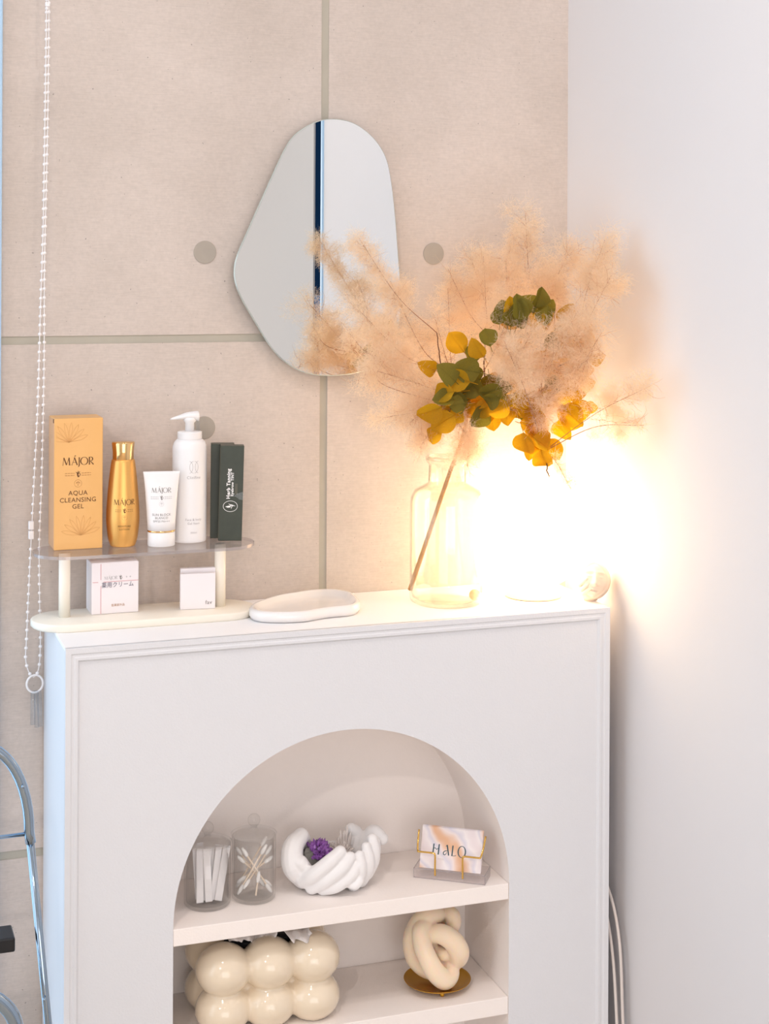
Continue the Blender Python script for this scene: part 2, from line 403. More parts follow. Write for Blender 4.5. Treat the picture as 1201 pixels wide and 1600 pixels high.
# ---------------------------------------------------------------- the room
YW, XR = 2.13, 1.043          # back wall plane, right wall plane
CEIL = 2.46
wb = part('wall_back', *box(.215, 1.16, YW+.0008, YW+.12, 0, CEIL), M['seam']); tag(wb, 'grey concrete-look back wall of large panels behind the shelf unit', 'wall', kind='structure')
sx, sw = .6635, .0055
for x0, x1 in ((.2155, sx-sw), (sx+sw, 1.159)):
    for z0, z1 in ((0, .5575-sw), (.5575+sw, 1.238-sw), (1.238+sw, 1.918-sw), (1.918+sw, CEIL)):
        part('concrete_panel', *box(x0, x1, YW-.0006, YW+.0010, z0, z1), M['concrete'], wb)
for x in (.4915, .829):
    for z in (1.3565, 1.1150, .6750, .4365, 1.7950):
        g = lathe([(.0158, 0), (.0158, .0010), (.0150, .0012)], 32)
        V = [(x+a, YW-.0004-c, z+b) for a, b, c in g[0]]
        part('tie_hole_disc', V, g[1], M['disc'], wb)
wr = part('wall_right', *box(XR, XR+.12, .87, YW+.12, 0, CEIL), M['plaster']); tag(wr, 'smooth white plaster wall on the right', 'wall', kind='structure')
wr2 = part('wall_right', *box(XR, XR+.12, -2.2, .792, 0, CEIL), M['white_wall']); tag(wr2, 'grey-white wall beyond the narrow dark opening, seen in the mirror', 'wall', kind='structure')
w2 = thing('window_2', 'narrow dark blue glazed slot between two walls, seen in the mirror', 'window', (XR, .83, 0)); w2['kind'] = 'structure'; del w2['category']
part('pane', *box(.004, .012, -.038, .0285, 0, CEIL), M['navy'], w2)
part('frame', *join(box(-.004, .05, .029, .0399, 0, CEIL), box(.014, .08, -.038, .0285, 0, CEIL)), M['alu'], w2)
part('blue_reflection', *box(.001, .0038, -.030, .022, 1.0, 1.265), M['pane_reflection'], w2)  # light-blue reflection low on the pane, painted as a coloured strip
fl = part('floor', *box(-1.62, 1.16, -2.2, YW+.12, -.05, 0), M['floor']); tag(fl, 'pale wooden floor', 'floor', kind='structure')
ce = part('ceiling', *box(-1.62, 1.16, -2.2, YW+.12, CEIL, CEIL+.05), M['ceiling']); tag(ce, 'white ceiling with small downlights', 'ceiling', kind='structure')
# glazed strip left of the concrete wall
w1 = thing('window_1', 'tall white framed window at the far left edge beside the concrete wall', 'window', (.2155, YW, 0)); w1['kind'] = 'structure'; del w1['category']
part('frame', *join(box(-.045, .002, -.012, .05, 0, CEIL, .003), box(-.75, -.045, -.010, .05, 0, .06), box(-.75, -.045, -.010, .05, CEIL-.06, CEIL), box(-.79, -.75, -.012, .05, 0, CEIL)), M['alu'], w1)
part('pane', *box(-.75, -.045, .018, .024, .06, CEIL-.06), M['glass'], w1)
wb2 = part('wall_back', *box(-1.62, -.575, YW, YW+.12, 0, CEIL), M['white_wall']); tag(wb2, 'white wall left of the window', 'wall', kind='structure')
wl = part('wall_left', *join(box(-1.62, -1.5, 2.05, YW, 0, CEIL), box(-1.62, -1.5, -2.2, .2, 0, CEIL), box(-1.62, -1.5, .2, 2.05, 0, .2), box(-1.62, -1.5, .2, 2.05, 2.3, CEIL)), M['white_wall']); tag(wl, 'white wall with the large window on the left', 'wall', kind='structure')
w3 = thing('window_3', 'large window in the left wall, outside the picture', 'window', (-1.56, 1.12, 0)); w3['kind'] = 'structure'; del w3['category']
part('frame', *join(box(-.03, .03, -.92, -.87, .2, 2.3), box(-.03, .03, .88, .93, .2, 2.3), box(-.03, .03, -.87, .88, .2, .25), box(-.03, .03, -.87, .88, 2.25, 2.3), box(-.03, .03, -.02, .02, .25, 2.25)), M['alu'], w3)
part('pane', *box(-.004, .004, -.87, .88, .25, 2.25), M['glass'], w3)
for i, (x, y, p) in enumerate(DOWN):
    t = thing('ceiling_downlight', ['round downlight in the ceiling in front of the right wall', 'round downlight in the ceiling in front of the shelf unit', 'round downlight in the ceiling over the middle of the room'][i], 'ceiling light', (x, y, CEIL))
    part('rim', *lathe([(.046, -.001), (.060, -.001), (.060, -.006), (.054, -.010), (.046, -.008), (.046, -.001)], 32, cap=False), M['trim'], t, True)
    part('lamp_disc', *lathe([(.0, -.0005), (.045, -.0005)], 32, cap=False), M['downlight'], t)

# ---------------------------------------------------------------- white shelf unit with arched niche
XL, XRr, YF, ZT = .276, 1.0133, 1.93, .8735
cab = thing('arched_shelf_unit', 'white painted mantel-style shelf unit with arched niche against the concrete wall', 'shelf unit', ((XL+XRr)/2, (YF+YW)/2, 0))
def cpart(n, g, m, smooth=False): 
    return part(n, [(x-(XL+XRr)/2, y-(YF+YW)/2, z) for x, y, z in g[0]], g[1], m, cab, smooth)
ax, ar, az = .6385, .2277, .513
zb = .085                      # bottom of the niche
xl, xr, yb = ax-ar, ax+ar, 2.088
YP = YF+.004                   # front panel plane, framed by the proud trim
arc = [(ax-ar*math.cos(PI*k/64), az+ar*math.sin(PI*k/64)) for k in range(65)]
V, Fc = [], []
def quad(a, b, c, d):
    n = len(V); V.extend([a, b, c, d]); Fc.append((n, n+1, n+2, n+3))
X0, X1, Z1 = XL+.004, XRr-.004, ZT-.004
for i in range(64):
    (xa, za), (xb, zc) = arc[i], arc[i+1]
    quad((xa, YP, za), (xb, YP, zc), (xb, YP, Z1), (xa, YP, Z1))
quad((X0, YP, 0), (xl, YP, 0), (xl, YP, Z1), (X0, YP, Z1)); quad((xr, YP, 0), (X1, YP, 0), (X1, YP, Z1), (xr, YP, Z1))
quad((xl, YP, 0), (xr, YP, 0), (xr, YP, zb), (xl, YP, zb))
cpart('front_panel', (V, Fc), M['paint'])
V, Fc = [], []
rim = [(xl, zb)] + arc + [(xr, zb)]
for i in range(len(rim)-1):
    (xa, za), (xb, zc) = rim[i], rim[i+1]
    quad((xa, YP, za), (xa, yb, za), (xb, yb, zc), (xb, YP, zc))
quad((xl, YP, zb), (xr, YP, zb), (xr, yb, zb), (xl, yb, zb))
lining = cpart('niche_lining', (V, Fc), M['niche_bounce_paint'], True)
V, Fc = [], []
for i in range(64):
    (xa, za), (xb, zc) = arc[i], arc[i+1]; quad((xa, yb, az), (xb, yb, az), (xb, yb, zc), (xa, yb, za))
quad((xl, yb, zb), (xr, yb, zb), (xr, yb, az), (xl, yb, az))
cpart('niche_back', (V, Fc), M['niche_bounce_paint'])
for z0, z1 in ((.4917, .513), (.3380, .3612), (.20, .2215)):
    cpart('shelf', box(xl+.0003, xr-.0003, YP+.0005, yb-.0005, z0, z1, .0008), M['niche_bounce_paint'])
cpart('side_panel', box(XL, XL+.004, YF+.006, YW-.003, 0, ZT-.004), M['trim']); cpart('side_panel', box(XRr-.004, XRr, YF+.006, YW-.003, 0, ZT-.004), M['trim'])
cpart('top_board', box(XL, XRr, YF+.0045, YW-.0015, ZT-.0042, ZT, .0006), M['lit_top_paint'])
cpart('back_board', box(XL+.004, XRr-.004, yb+.002, YW-.003, 0, ZT-.0045), M['trim'])
# picture-frame moulding: stepped profile swept round left, top and right
prof = [(0, 0.0065), (0, 0), (.0065, 0), (.0082, .0013), (.0105, .0013), (.0120, .0005), (.0150, .0005), (.0178, .0041)]   # inset from the edge, depth back from YF
V, Fc = [], []; n = len(prof)
for i, (ux, uz, kx) in enumerate(((XL, 0, 1), (XL, ZT, 1), (XRr, ZT, -1), (XRr, 0, -1))):
    for d, y in prof: V.append((ux+kx*d, YF+y, uz-(d if uz > 0 else 0)))
for i in range(3):
    for k in range(n-1): Fc.append((i*n+k, i*n+k+1, (i+1)*n+k+1, (i+1)*n+k))
cpart('frame_moulding', (V, Fc), M['paint'])

# ---------------------------------------------------------------- wall mirror
MIRROR = [(0.676, 1.546), (0.701, 1.542), (0.723, 1.528), (0.74, 1.511), (0.752, 1.49), (0.758, 1.459), (0.764, 1.414), (0.768, 1.362), (0.773, 1.307), (0.774, 1.262), (0.762, 1.221), (0.74, 1.196), (0.71, 1.186), (0.665, 1.183), (0.638, 1.186), (0.616, 1.194), (0.595, 1.209), (0.579, 1.227), (0.558, 1.262), (0.539, 1.292), (0.529, 1.315), (0.528, 1.335), (0.532, 1.353), (0.544, 1.378), (0.562, 1.419), (0.583, 1.465), (0.601, 1.504), (0.612, 1.52), (0.631, 1.534), (0.652, 1.544)]
mc = (.652, YW-.018, 1.36)
t = thing('wall_mirror', 'frameless rounded pebble-shaped mirror hung on the concrete wall', 'mirror', mc)
for _ in range(1): MIRROR = [((2*b[0]+a[0]*.5+c_[0]*.5)/3, (2*b[1]+a[1]*.5+c_[1]*.5)/3) for a, b, c_ in zip(MIRROR[-1:]+MIRROR[:-1], MIRROR, MIRROR[1:]+MIRROR[:1])]
ol = [(p.x-mc[0], p.y-mc[2]) for p in (lambda P: [q for i in range(len(P)) for q in smooth_path([P[i-1], P[i], P[(i+1) % len(P)], P[(i+2) % len(P)]], 5)[5:10]])([Vector((a, b, 0)) for a, b in MIRROR])]
n = len(ol)
def inset(d):
    return [(x*(1-d/math.hypot(x, z)), z*(1-d/math.hypot(x, z))) for x, z in ol]
r0, r1 = inset(.0012), ol
V = [(x, -.0004, z) for x, z in r0]; part('mirror_glass', V, [tuple(range(n))], M['mirror'], t)
V = [(x, 0, z) for x, z in r0]+[(x, .0010, z) for x, z in r1]+[(x, .005, z) for x, z in r1]
part('polished_edge', V, [(i*n+k, i*n+(k+1) % n, (i+1)*n+(k+1) % n, (i+1)*n+k) for i in range(2) for k in range(n)]+[tuple(2*n+k for k in range(n-1, -1, -1))], M['mirror_edge'], t)
bk = inset(.018); V = [(x, y, z) for y in (.0052, .0172) for x, z in bk]
part('backing_board', V, [(k, (k+1) % n, n+(k+1) % n, n+k) for k in range(n)]+[tuple(range(n-1, -1, -1)), tuple(range(n, 2*n))], M['black'], t)

# ---------------------------------------------------------------- blind chain
CHA = [(0.273, 1.739), (0.273, 1.688), (0.272, 1.578), (0.27, 1.392), (0.267, 1.283), (0.264, 1.148), (0.26, 1.055), (0.257, 0.988), (0.254, 0.92), (0.251, 0.845), (0.25, 0.82), (0.254, 0.803), (0.26, 0.795)]
CHB = [(0.275, 1.739), (0.276, 1.688), (0.275, 1.519), (0.272, 1.35), (0.272, 1.215), (0.27, 1.063), (0.267, 0.97), (0.268, 0.886), (0.269, 0.844), (0.268, 0.814), (0.265, 0.8), (0.26, 0.795)]
YC = 2.112
t = thing('blind_chain', 'white beaded pull chain of a roller blind hanging down the left wall', 'blind chain', (.262, YC, .795))
def strand(pts, skip=None):
    P = [Vector((x, YC, z)) for x, z in pts]; S = smooth_path(P, 12); gs = [tube(S[::3]+[S[-1]], .0007, 5)]
    d, acc = .0118, 0; last = S[0]
    for a, b in zip(S[:-1], S[1:]):
        L = (b-a).length; s = 0
        while acc+L-s >= d:
            s += d-acc; acc = 0; q = a.lerp(b, s/L)
            if not (skip and skip[0] < q.z < skip[1]): gs.append(sphere(q, .0023, 10, 6))
        acc += L-s
    g = join(*gs); return [(x-.262, y-YC, z-.795) for x, y, z in g[0]], g[1]
for pts, off, sk in ((CHA, 0, (.975, 1.003)), (CHB, 0, None)):
    up = (pts[0][0], CEIL); part('bead_strand', *strand([up]+pts, sk), M['bead'], t, True)
for z in (.983, .9955):
    part('connector', *box(-.0092, -.0022, -.0035, .0035, z-.795-.0056, z-.795+.0056, .0012), M['bead'], t)
part('clear_ring', *tube([(.0105*math.cos(a), 0, -.0085+.0115*math.sin(a)) for a in np.linspace(0, 2*PI, 33)[:-1]], .0014, 8, closed=True), M['bead'], t, True)
for x, z1 in ((-.0025, -.062), (.0030, -.066), (.0075, -.065)):
    part('clear_sleeve', *tube([(x*.7, .001, -.018), (x, 0, z1)], .0032, 12), M['clear'], t, True)

# ---------------------------------------------------------------- chrome step ladder at the left edge
t = thing('step_ladder', 'folded chrome tube step ladder leaning at the far left', 'ladder', (.03, 1.90, 0))
def corner(xc, zc, rx, rz, s, a=12): return [(xc+s*rx*math.sin(PI/2*k/a), zc+rz*math.cos(PI/2*k/a)) for k in range(a+1)]
top = [(-x, z) for x, z in corner(.142, .668, .058, .107, 1)][::-1]+corner(.142, .668, .058, .107, 1)
part('top_bow', *tube([(-.200, 0, .63)]+[(x, 0, z) for x, z in top]+[(.202, 0, .655)], .0062, 14), M['chrome'], t, True)
for s in (-1, 1):
    part('leg', *tube([(s*.200, .002, .672), (s*.2235, .002, .4368), (s*.262, -.02, .012)], .0048, 12), M['chrome'], t, True)
    part('rubber_foot', *lathe([(.007, 0), (.008, .002), (.008, .020), (.006, .022)], 16, s*.263, -.02), M['black'], t, True)
    part('rivet', *sphere((s*.192, -.007, .725), .0024, 10, 6), M['chrome'], t, True)
    part('rivet', *sphere((s*.218, -.007, .470), .0024, 10, 6), M['chrome'], t, True)
part('cross_rod', *tube([(-.198, 0, .662), (.198, 0, .666)], .0024, 10), M['chrome'], t, True)
part('step', *box(-.186, .1835, -.01, .03, .532, .549, .002), M['black'], t)
bow = [(-x, z) for x, z in corner(.11, .46, .07, .058, 1)][::-1]+corner(.11, .46, .07, .058, 1)
part('front_bow', *tube([(-.20, -.13, .015)]+[(x, -.06-.0*z, z) for x, z in bow]+[(.20, -.13, .015)], .0085, 14), M['chrome'], t, True)

# ---------------------------------------------------------------- cosmetics riser
RX, RY, ZS = .3975, 2.058, .970
t = thing('display_riser', 'oval display riser with cream base, two posts and clear acrylic top', 'display stand', (RX, RY, ZT))
part('base', *prism(stadium(.148, .046), 0, .010, .0022), M['cream'], t, True)
part('acrylic_top', *prism(stadium(.1455, .046), ZS-ZT-.0042, ZS-ZT-.0002), M['acrylic'], t)
ol = stadium(.1458, .0463); n = len(ol)
V = [(x, y, z) for z in (ZS-ZT-.0043, ZS-ZT-.0001) for x, y in ol]
part('acrylic_edge', V, [(k, (k+1) % n, n+(k+1) % n, n+k) for k in range(n)], M['acrylic_edge'], t)
for x in (-.1045, .1015): part('post', *lathe([(.0074, .0098), (.0074, ZS-ZT-.0044)], 28, x, .004), M['cream'], t, True)

# gold carton
bx0, bx1, by0, by1, h = 0, .0625, 0, .048, .1700
t = thing('gel_carton', 'tall gold cosmetic carton with dark brown lettering on the clear riser', 'box', (.2790, 2.0600, ZS), math.radians(.5))
part('carton', *box(0, bx1, 0, by1, 0, h, .0010), M['gold_card'], t)
part('side_face', *box(-.0004, .0001, .0012, by1-.0012, .0012, h-.0012), M['gold_side'], t)
part('tuck_flap', *box(-.0006, -.0001, .002, .010, h-.006, h-.0010), M['gold_ink'], t)
fy = -.0003
def F2(cx, cz, s): return lambda x, y: (cx+x*s, fy, cz+y*s)
cxm = .0305
part('brand_lettering', *flat(major_word(), F2(cxm, .1095, .0098)), M['gold_ink'], t)
part('emblem', *flat(emblem(), F2(cxm, .0975, .0075)), M['gold_ink'], t)
part('small_print', *flat(join2(tiny_rows(-2.55, -.7, .2), tiny_rows(.7, 2.55, .2)), F2(cxm, .0975, .0066)), M['faint_ink2'], t)
part('sprig_mark', *flat(sprig(), F2(cxm, .0855, .0100)), M['faint_ink2'], t)
for s_, z_ in (('AQUA', .0705), ('CLEANSING', .0615), ('GEL', .0530)):
    part('lettering', *flat(text_geo(s_, 1), F2(cxm, z_, .0083)), M['gold_ink'], t)
G = []
for cx_, cz_, aa in ((-.012, .139, 1), (.004, .018, 1)):
    for a in np.linspace(.35, 2.9, 8):
        L = .026; pts = [(cx_+L*u*math.cos(a+.10*math.sin(u*PI)), cz_+L*u*math.sin(a+.16*math.sin(u*PI))) for u in np.linspace(0, 1, 8)]
        pts2 = [(cx_+L*u*math.cos(a-.16*math.sin(u*PI)), cz_+L*u*math.sin(a-.16*math.sin(u*PI))) for u in np.linspace(0, 1, 8)]
        G += [stroke(pts, .0003), stroke(pts2, .0003)]
G = [([(min(max(x+cxm, .002), .0605), z) for x, z in g[0]], g[1]) for g in G]
for gg in (G[:16], G[16:]): part('flower_line_print', *flat(join2(*gg), lambda x, y: (x, fy, y)), M['faint_ink'], t)

def camdir(x, y): d = Vector((-x, -y)); return math.atan2(d.y, d.x)
def wrap(g, rad, s, cz, a0, off=0):
    """wrap flat lettering round a vertical round body; rad(z) gives its radius"""
    V = []
    for x, y in g[0]:
        z = cz+y*s; r = rad(z)+.00025; a = a0+(x*s+off)/r; V.append((r*math.cos(a), r*math.sin(a), z))
    return V, g[1]
# gold lotion bottle
t = thing('lotion_bottle', 'tapered satin gold lotion bottle with shiny gold cap', 'bottle', (.3700, 2.0720, ZS))
pr = [(.0140, 0), (.0165, .0010), (.0196, .012), (.0214, .028), (.0218, .038), (.0213, .052), (.0196, .074), (.0176, .094), (.0158, .108), (.0149, .1125), (.0138, .1135)]
def lerp_prof(p): return lambda z: float(np.interp(z, [q[1] for q in p], [q[0] for q in p]))
def fine(p, k=5): 
    P = smooth_path([(r, z, 0) for r, z in p], k); return [(v.x, v.y) for v in P]
part('body', *lathe(fine(pr), 48), M['gold_satin'], t, True)
part('cap', *lathe([(.0136, .1130), (.0140, .1138), (.0139, .124), (.0150, .1345), (.0147, .1362), (.0, .1366)], 48), M['gold_shiny'], t, True)
a0 = camdir(.37, 2.08)+.10; rd = lerp_prof(pr)
part('brand_lettering', *wrap(major_word(), rd, .0070, .0560, a0), M['gold_ink'], t)
part('emblem', *wrap(emblem(), rd, .0060, .0485, a0), M['gold_ink'], t)
part('small_print', *wrap(join2(tiny_rows(-2.3, -.7, .2), tiny_rows(.7, 2.3, .2)), rd, .0055, .0485, a0), M['faint_ink2'], t)
part('sprig_mark', *wrap(sprig(), rd, .0072, .0395, a0), M['faint_ink2'], t)
part('lettering', *wrap(text_geo('MOISTURE', 1), rd, .0034, .0270, a0), M['gold_ink'], t)
part('lettering', *wrap(text_geo('LOTION', 1), rd, .0034, .0230, a0), M['gold_ink'], t)

# white tube on its cap
t = thing('cream_tube', 'small white cream tube with thin gold ring standing on its cap', 'tube', (.4180, 2.0560, ZS), math.radians(-8))
part('cap', *lathe([(.0172, 0), (.0180, .0008), (.0180, .0180), (.0174, .0186)], 40, sx=1, sy=.86), M['white_plastic'], t, True)
part('gold_ring', *lathe([(.0176, .0186), (.0182, .0188), (.0182, .0206), (.0176, .0208)], 40, sx=1, sy=.86), M['gold_shiny'], t, True)
V, Fc = [], []; N = 44; rows = [(0, .0181, .0156), (.15, .0187, .0150), (.4, .0200, .0125), (.65, .0213, .0090), (.85, .0226, .0045), (.94, .0234, .0014), (1, .0240, .0009)]
for u, a, b in rows:
    z = .0209+u*.0765
    for k in range(N):
        an = 2*PI*k/N; e = 1-.5*u*0; V.append((a*math.copysign(abs(math.cos(an))**(1-.25*u), math.cos(an)), b*math.sin(an), z))
for i in range(len(rows)-1):
    for k in range(N): Fc.append((i*N+k, i*N+(k+1) % N, (i+1)*N+(k+1) % N, (i+1)*N+k))
Fc += [tuple(range(N-1, -1, -1)), tuple((len(rows)-1)*N+k for k in range(N))]
part('tube_body', V, Fc, M['white_plastic'], t, True)
def tubemap(s, cz):
    def f(x, y):
        z = cz+y*s; u = (z-.0209)/.0765; a = np.interp(u, [r[0] for r in rows], [r[1] for r in rows]); b = np.interp(u, [r[0] for r in rows], [r[2] for r in rows])
        X = x*s-.0005; return (X, -b*math.sqrt(max(0, 1-(X/a)**2))-.0004, z)
    return f
part('brand_lettering', *flat(major_word(), tubemap(.0062, .0705)), M['grey_ink'], t)
part('emblem', *flat(emblem(), tubemap(.0055, .0640)), M['grey_ink'], t)
part('small_print', *flat(join2(tiny_rows(-2.6, -.7, .2), tiny_rows(.7, 2.6, .2)), tubemap(.0053, .0640)), M['pale_ink'], t)
part('sprig_mark', *flat(sprig(), tubemap(.0062, .0560)), M['pale_ink'], t)
for s_, z_, k_ in (('SUN BLOCK', .0408, .0042), ('BLANCO', .0368, .0040), ('SPF50 PA+++', .0325, .0036)):
    part('lettering', *flat(text_geo(s_, 1), tubemap(k_, z_)), M['grey_ink'], t)

# pump bottle
t = thing('pump_bottle', 'tall white pump bottle behind the small white tube', 'bottle', (.4605, 2.0790, ZS))
pr = [(.0215, 0), (.0226, .0012), (.0229, .004), (.0229, .122), (.0226, .1265), (.0205, .1325), (.0168, .1362)]
part('body', *lathe(pr, 48), M['white_plastic'], t, True)
V, Fc = [], []
rib = [(.0160, .1362)]+[(.0162+(.0004 if k % 2 else 0), .1366+.0013*k) for k in range(8)]+[(.0150, .1464), (.0062, .1468)]
part('ribbed_collar', *lathe(rib, 40), M['white_plastic'], t, True)
part('spout_stem', *lathe([(.0062, .1466), (.0060, .158), (.0085, .1605), (.0085, .1650)], 24), M['white_plastic'], t, True)
part('lock_clip', *box(.0085, .0135, -.003, .003, .1466, .1600, .001), M['clear'], t)
hd = [(.0125, 0, .1660), (.006, 0, .1672), (-.004, 0, .1672), (-.014, 0, .1655), (-.0265, 0, .1632)]
V, Fc = [], []; P = smooth_path(hd, 6); NN = 16; L = len(P)
for i, p in enumerate(P):
    u = i/(L-1); wv_ = .0092*math.sin(PI*(.22+.70*min(u*1.05, 1)))**1.0*(1-.55*u)+.0012; hv = .0062*(1-u)**.8+.0010
    if i == 0: wv_ *= .5; hv *= .5
    for k in range(NN): a = 2*PI*k/NN; V.append((p.x, wv_*math.cos(a), p.z+hv*math.sin(a)))
for i in range(L-1):
    for k in range(NN): Fc.append((i*NN+k, i*NN+(k+1) % NN, (i+1)*NN+(k+1) % NN, (i+1)*NN+k))
Fc += [tuple(range(NN)), tuple((L-1)*NN+k for k in range(NN-1, -1, -1))]
part('pump_head', V, Fc, M['white_plastic'], t, True)
rd = lerp_prof(pr); a0 = camdir(.46, 2.08)+.26
loops = []
for sx_ in (-1, 1):
    loops += [stroke([(sx_*(.08+.62*abs(math.sin(u))**1.0*(1)), 1.0*math.cos(u)*.95) for u in np.linspace(0, PI, 18)], .05)]
    loops += [stroke([(sx_*(.72-.52*math.sin(u)), .95*math.cos(u)) for u in np.linspace(0, PI, 18)], .05)]
part('loop_emblem', *wrap(join2(*loops), rd, .0082, .1010, a0), M['pale_ink'], t)
part('lettering', *wrap(text_geo('Clinifine', 1), rd, .0052, .0855, a0), M['pale_ink'], t)
part('lettering', *wrap(text_geo('Face & body', 1), rd, .0042, .0300, a0), M['pale_ink'], t)
part('lettering', *wrap(text_geo('Gel foam', 1), rd, .0042, .0250, a0), M['pale_ink'], t)
part('lettering', *wrap(text_geo('200ml', 1), rd, .0034, .0130, a0), M['pale_ink'], t)

# two dark green slim cartons, one behind the other
for nm, lb, x, y, rz, tilt in (('tint_carton', 'dark green slim carton with white upright lettering, in front', .4965, 2.0640, -12, 1.3), ('tint_carton', 'dark green slim carton standing directly behind the lettered green one', .4905, 2.0845, -12, .3)):
    t = thing(nm, lb, 'box', (x, y, ZS), math.radians(rz)); t.rotation_euler = (0, math.radians(tilt), math.radians(rz))
    w_, d_, h_ = .0315, .0185, .1275
    part('carton', *box(0, w_, 0, d_, 0.0002, h_, .0006), M['dark_green'], t)
    part('worn_edge', *box(-.0003, .0003, -.0002, .0003, .002, h_-.002), M['green_edge'], t)
    if y < 2.07:
        def gm(x_, z_): return lambda a, b: (x_-b, -.0003, z_+a)     # reads upwards
        s = .0060
        part('lettering', *flat(place2(text_geo('Herb Tanning', 1, bold=.03), s*1.12), gm(.0140, .0735)), M['cotton'], t, loc=(0, 0, .003))
        part('lettering', *flat(place2(text_geo('Eyebrow TINT', 1, bold=.03), s*.82), gm(.0185, .0730)), M['cotton'], t, loc=(0, 0, .003))
        part('shade_sticker', *box(.0205, .0240, -.0004, -.0001, .062, .077), M['green_edge'], t)
        part('sealing_tape', [(.0185, -.0005, .060), (.0240, -.0005, .064), (.0322, -.0005, .066), (.0322, -.0005, .055), (.0262, -.0005, .056), (.0225, -.0005, .059)], [(0, 5, 4, 3, 2, 1)], M['clear'], t)
        lg = join2(ring2(0, 0, .5, .38, .028, .028), blob2([(-.36, -.02), (-.2, -.10), (0, -.08), (.04, .02), (-.1, .04)]), blob2([(-.15, .2), (-.02, .13), (.1, .12), (.12, .04), (.0, .04)]), stroke([(.08, .08), (.34, .02)], [.09, .02]), stroke([(.16, .06), (.1, -.04), (.06, -.18)], [.06, .05, .02]))
        part('leaf_logo', *flat(lg, lambda a, b: (.0150+a*.0190, -.0003, .0465+b*.0190)), M['cotton'], t)

# low cream carton and the two little white packets under the acrylic
ZB = ZT+.010
t = thing('cream_carton', 'square white carton with thin red lines and Japanese lettering, under the riser', 'box', (.3275, 2.0590, ZB), math.radians(.5))
w_, h_ = .0615, .0668
part('carton', *box(0, w_, 0, .042, 0.0002, h_, .0008), M['box_white'], t)
part('lid_flap', *box(.001, w_-.001, .001, .041, h_, h_+.0004), M['box_white'], t)
part('red_line', *join(box(.0118, .0123, -.0003, 0, .045, h_-.001), box(.0118, .0123, -.0003, 0, .001, .0370)), M['red_ink'], t)
part('red_line', *join(box(.0012, .0085, -.0003, 0, .0418, .0423), box(.0155, w_-.0005, -.0003, 0, .0418, .0423)), M['red_ink'], t)
part('brand_lettering', *flat(place2(major_word(), .0042), lambda a, b: (.0250+a, -.0003, .0450+b)), M['pale_ink'], t)
part('emblem', *flat(emblem(), lambda a, b: (.0378+a*.0055, -.0003, .0470+b*.0055)), M['grey_ink'], t)
part('lettering', *flat(text_geo('+ +', 1), lambda a, b: (.0480+a*.005, -.0003, .0455+b*.005)), M['pale_ink'], t)
part('lettering', *flat(text_geo('\u85ac\u7528\u30af\u30ea\u30fc\u30e0', 1), lambda a, b: (.0340+a*.0068, -.0003, .0350+b*.0078)), M['navy_ink'], t)
part('lettering', *flat(text_geo('\u533b\u85ac\u90e8\u5916\u54c1', 1), lambda a, b: (.0345+a*.0034, -.0003, .0098+b*.0036)), M['faint_ink2'], t)
for lb, x, y, z1 in (('white square packet with tiny grey lettering, in front on the riser base', .4430, 2.0520, .0475), ('blank white square packet directly behind the lettered one', .4455, 2.0620, .0525)):
    t = thing('white_packet', lb, 'packet', (x, y, ZB), math.radians(-6))
    part('packet', *box(0, .0465, 0, .0075, .0002, z1, .0007), M['box_white'], t)
    if z1 < .05:
        part('lettering', *flat(text_geo('fav', 1), lambda a, b: (.0375+a*.0075, -.0003, .0065+b*.0075)), M['grey_ink'], t)

# ---------------------------------------------------------------- ceramic tray
cen = (.612, 2.045); OUT = [(.5265, 2.012), (.5345, 1.989), (.5600, 1.976), (.5884, 1.972), (.6100, 1.979), (.6300, 1.985), (.6628, 1.989), (.6800, 2.010), (.6860, 2.040), (.6880, 2.072), (.6700, 2.098), (.6400, 2.102), (.6150, 2.094), (.5850, 2.083), (.5560, 2.060), (.5350, 2.038)]
P = [Vector((a-cen[0], b-cen[1], 0)) for a, b in OUT]; N0 = len(P)
ol = [q for i in range(N0) for q in smooth_path([P[i-1], P[i], P[(i+1) % N0], P[(i+2) % N0]], 6)[6:12]]
n = len(ol); V, Fc = [], []
ringsT = [(.86, 0), (.97, .0012), (1.0, .006), (.985, .0125), (.945, .0150), (.90, .0140), (.84, .0095), (.76, .0062), (.4, .0055), (.0001, .0055)]
for k_, z in ringsT:
    for q in ol: V.append((q.x*k_, q.y*k_, z))
for i in range(len(ringsT)-1):
    for k in range(n): Fc.append((i*n+k, i*n+(k+1) % n, (i+1)*n+(k+1) % n, (i+1)*n+k))
Fc.append(tuple(range(n-1, -1, -1)))
tr = part('trinket_tray', V, Fc, M['ceramic'], None, True, loc=(cen[0], cen[1], ZT)); tag(tr, 'glossy white wavy-edged ceramic tray on top of the shelf unit', 'tray')

# ---------------------------------------------------------------- glass bottle vase, lamp and face ornament
JX, JY = .8125, 2.030
t = thing('bottle_vase', 'clear glass bottle vase with short neck holding the smoke bush branch', 'vase', (JX, JY, ZT))
jp = [(.0, .0045), (.040, .0045), (.0485, .010), (.0500, .018), (.0500, .134), (.0490, .145), (.0440, .154), (.0330, .160), (.0258, .164), (.0250, .170), (.0250, .190), (.0270, .1925), (.0295, .196), (.0300, .200), (.0285, .203), (.0255, .2035)]
part('glass_body', *lathe(jp, 56, cap=False), M['jar'], t, True)
jo = [(.0, .0), (.044, .0), (.0505, .004), (.0515, .010), (.0515, .135), (.0503, .146), (.0450, .1555), (.0340, .1615), (.0262, .166), (.0256, .189)]
part('outer_glass', *lathe(jo, 56, cap=False), M['jar'], t, True)
part('lip', *tube([(.0282*math.cos(a), .0282*math.sin(a), .2000) for a in np.linspace(0, 2*PI, 49)[:-1]], .0024, 10, closed=True), M['jar'], t, True)
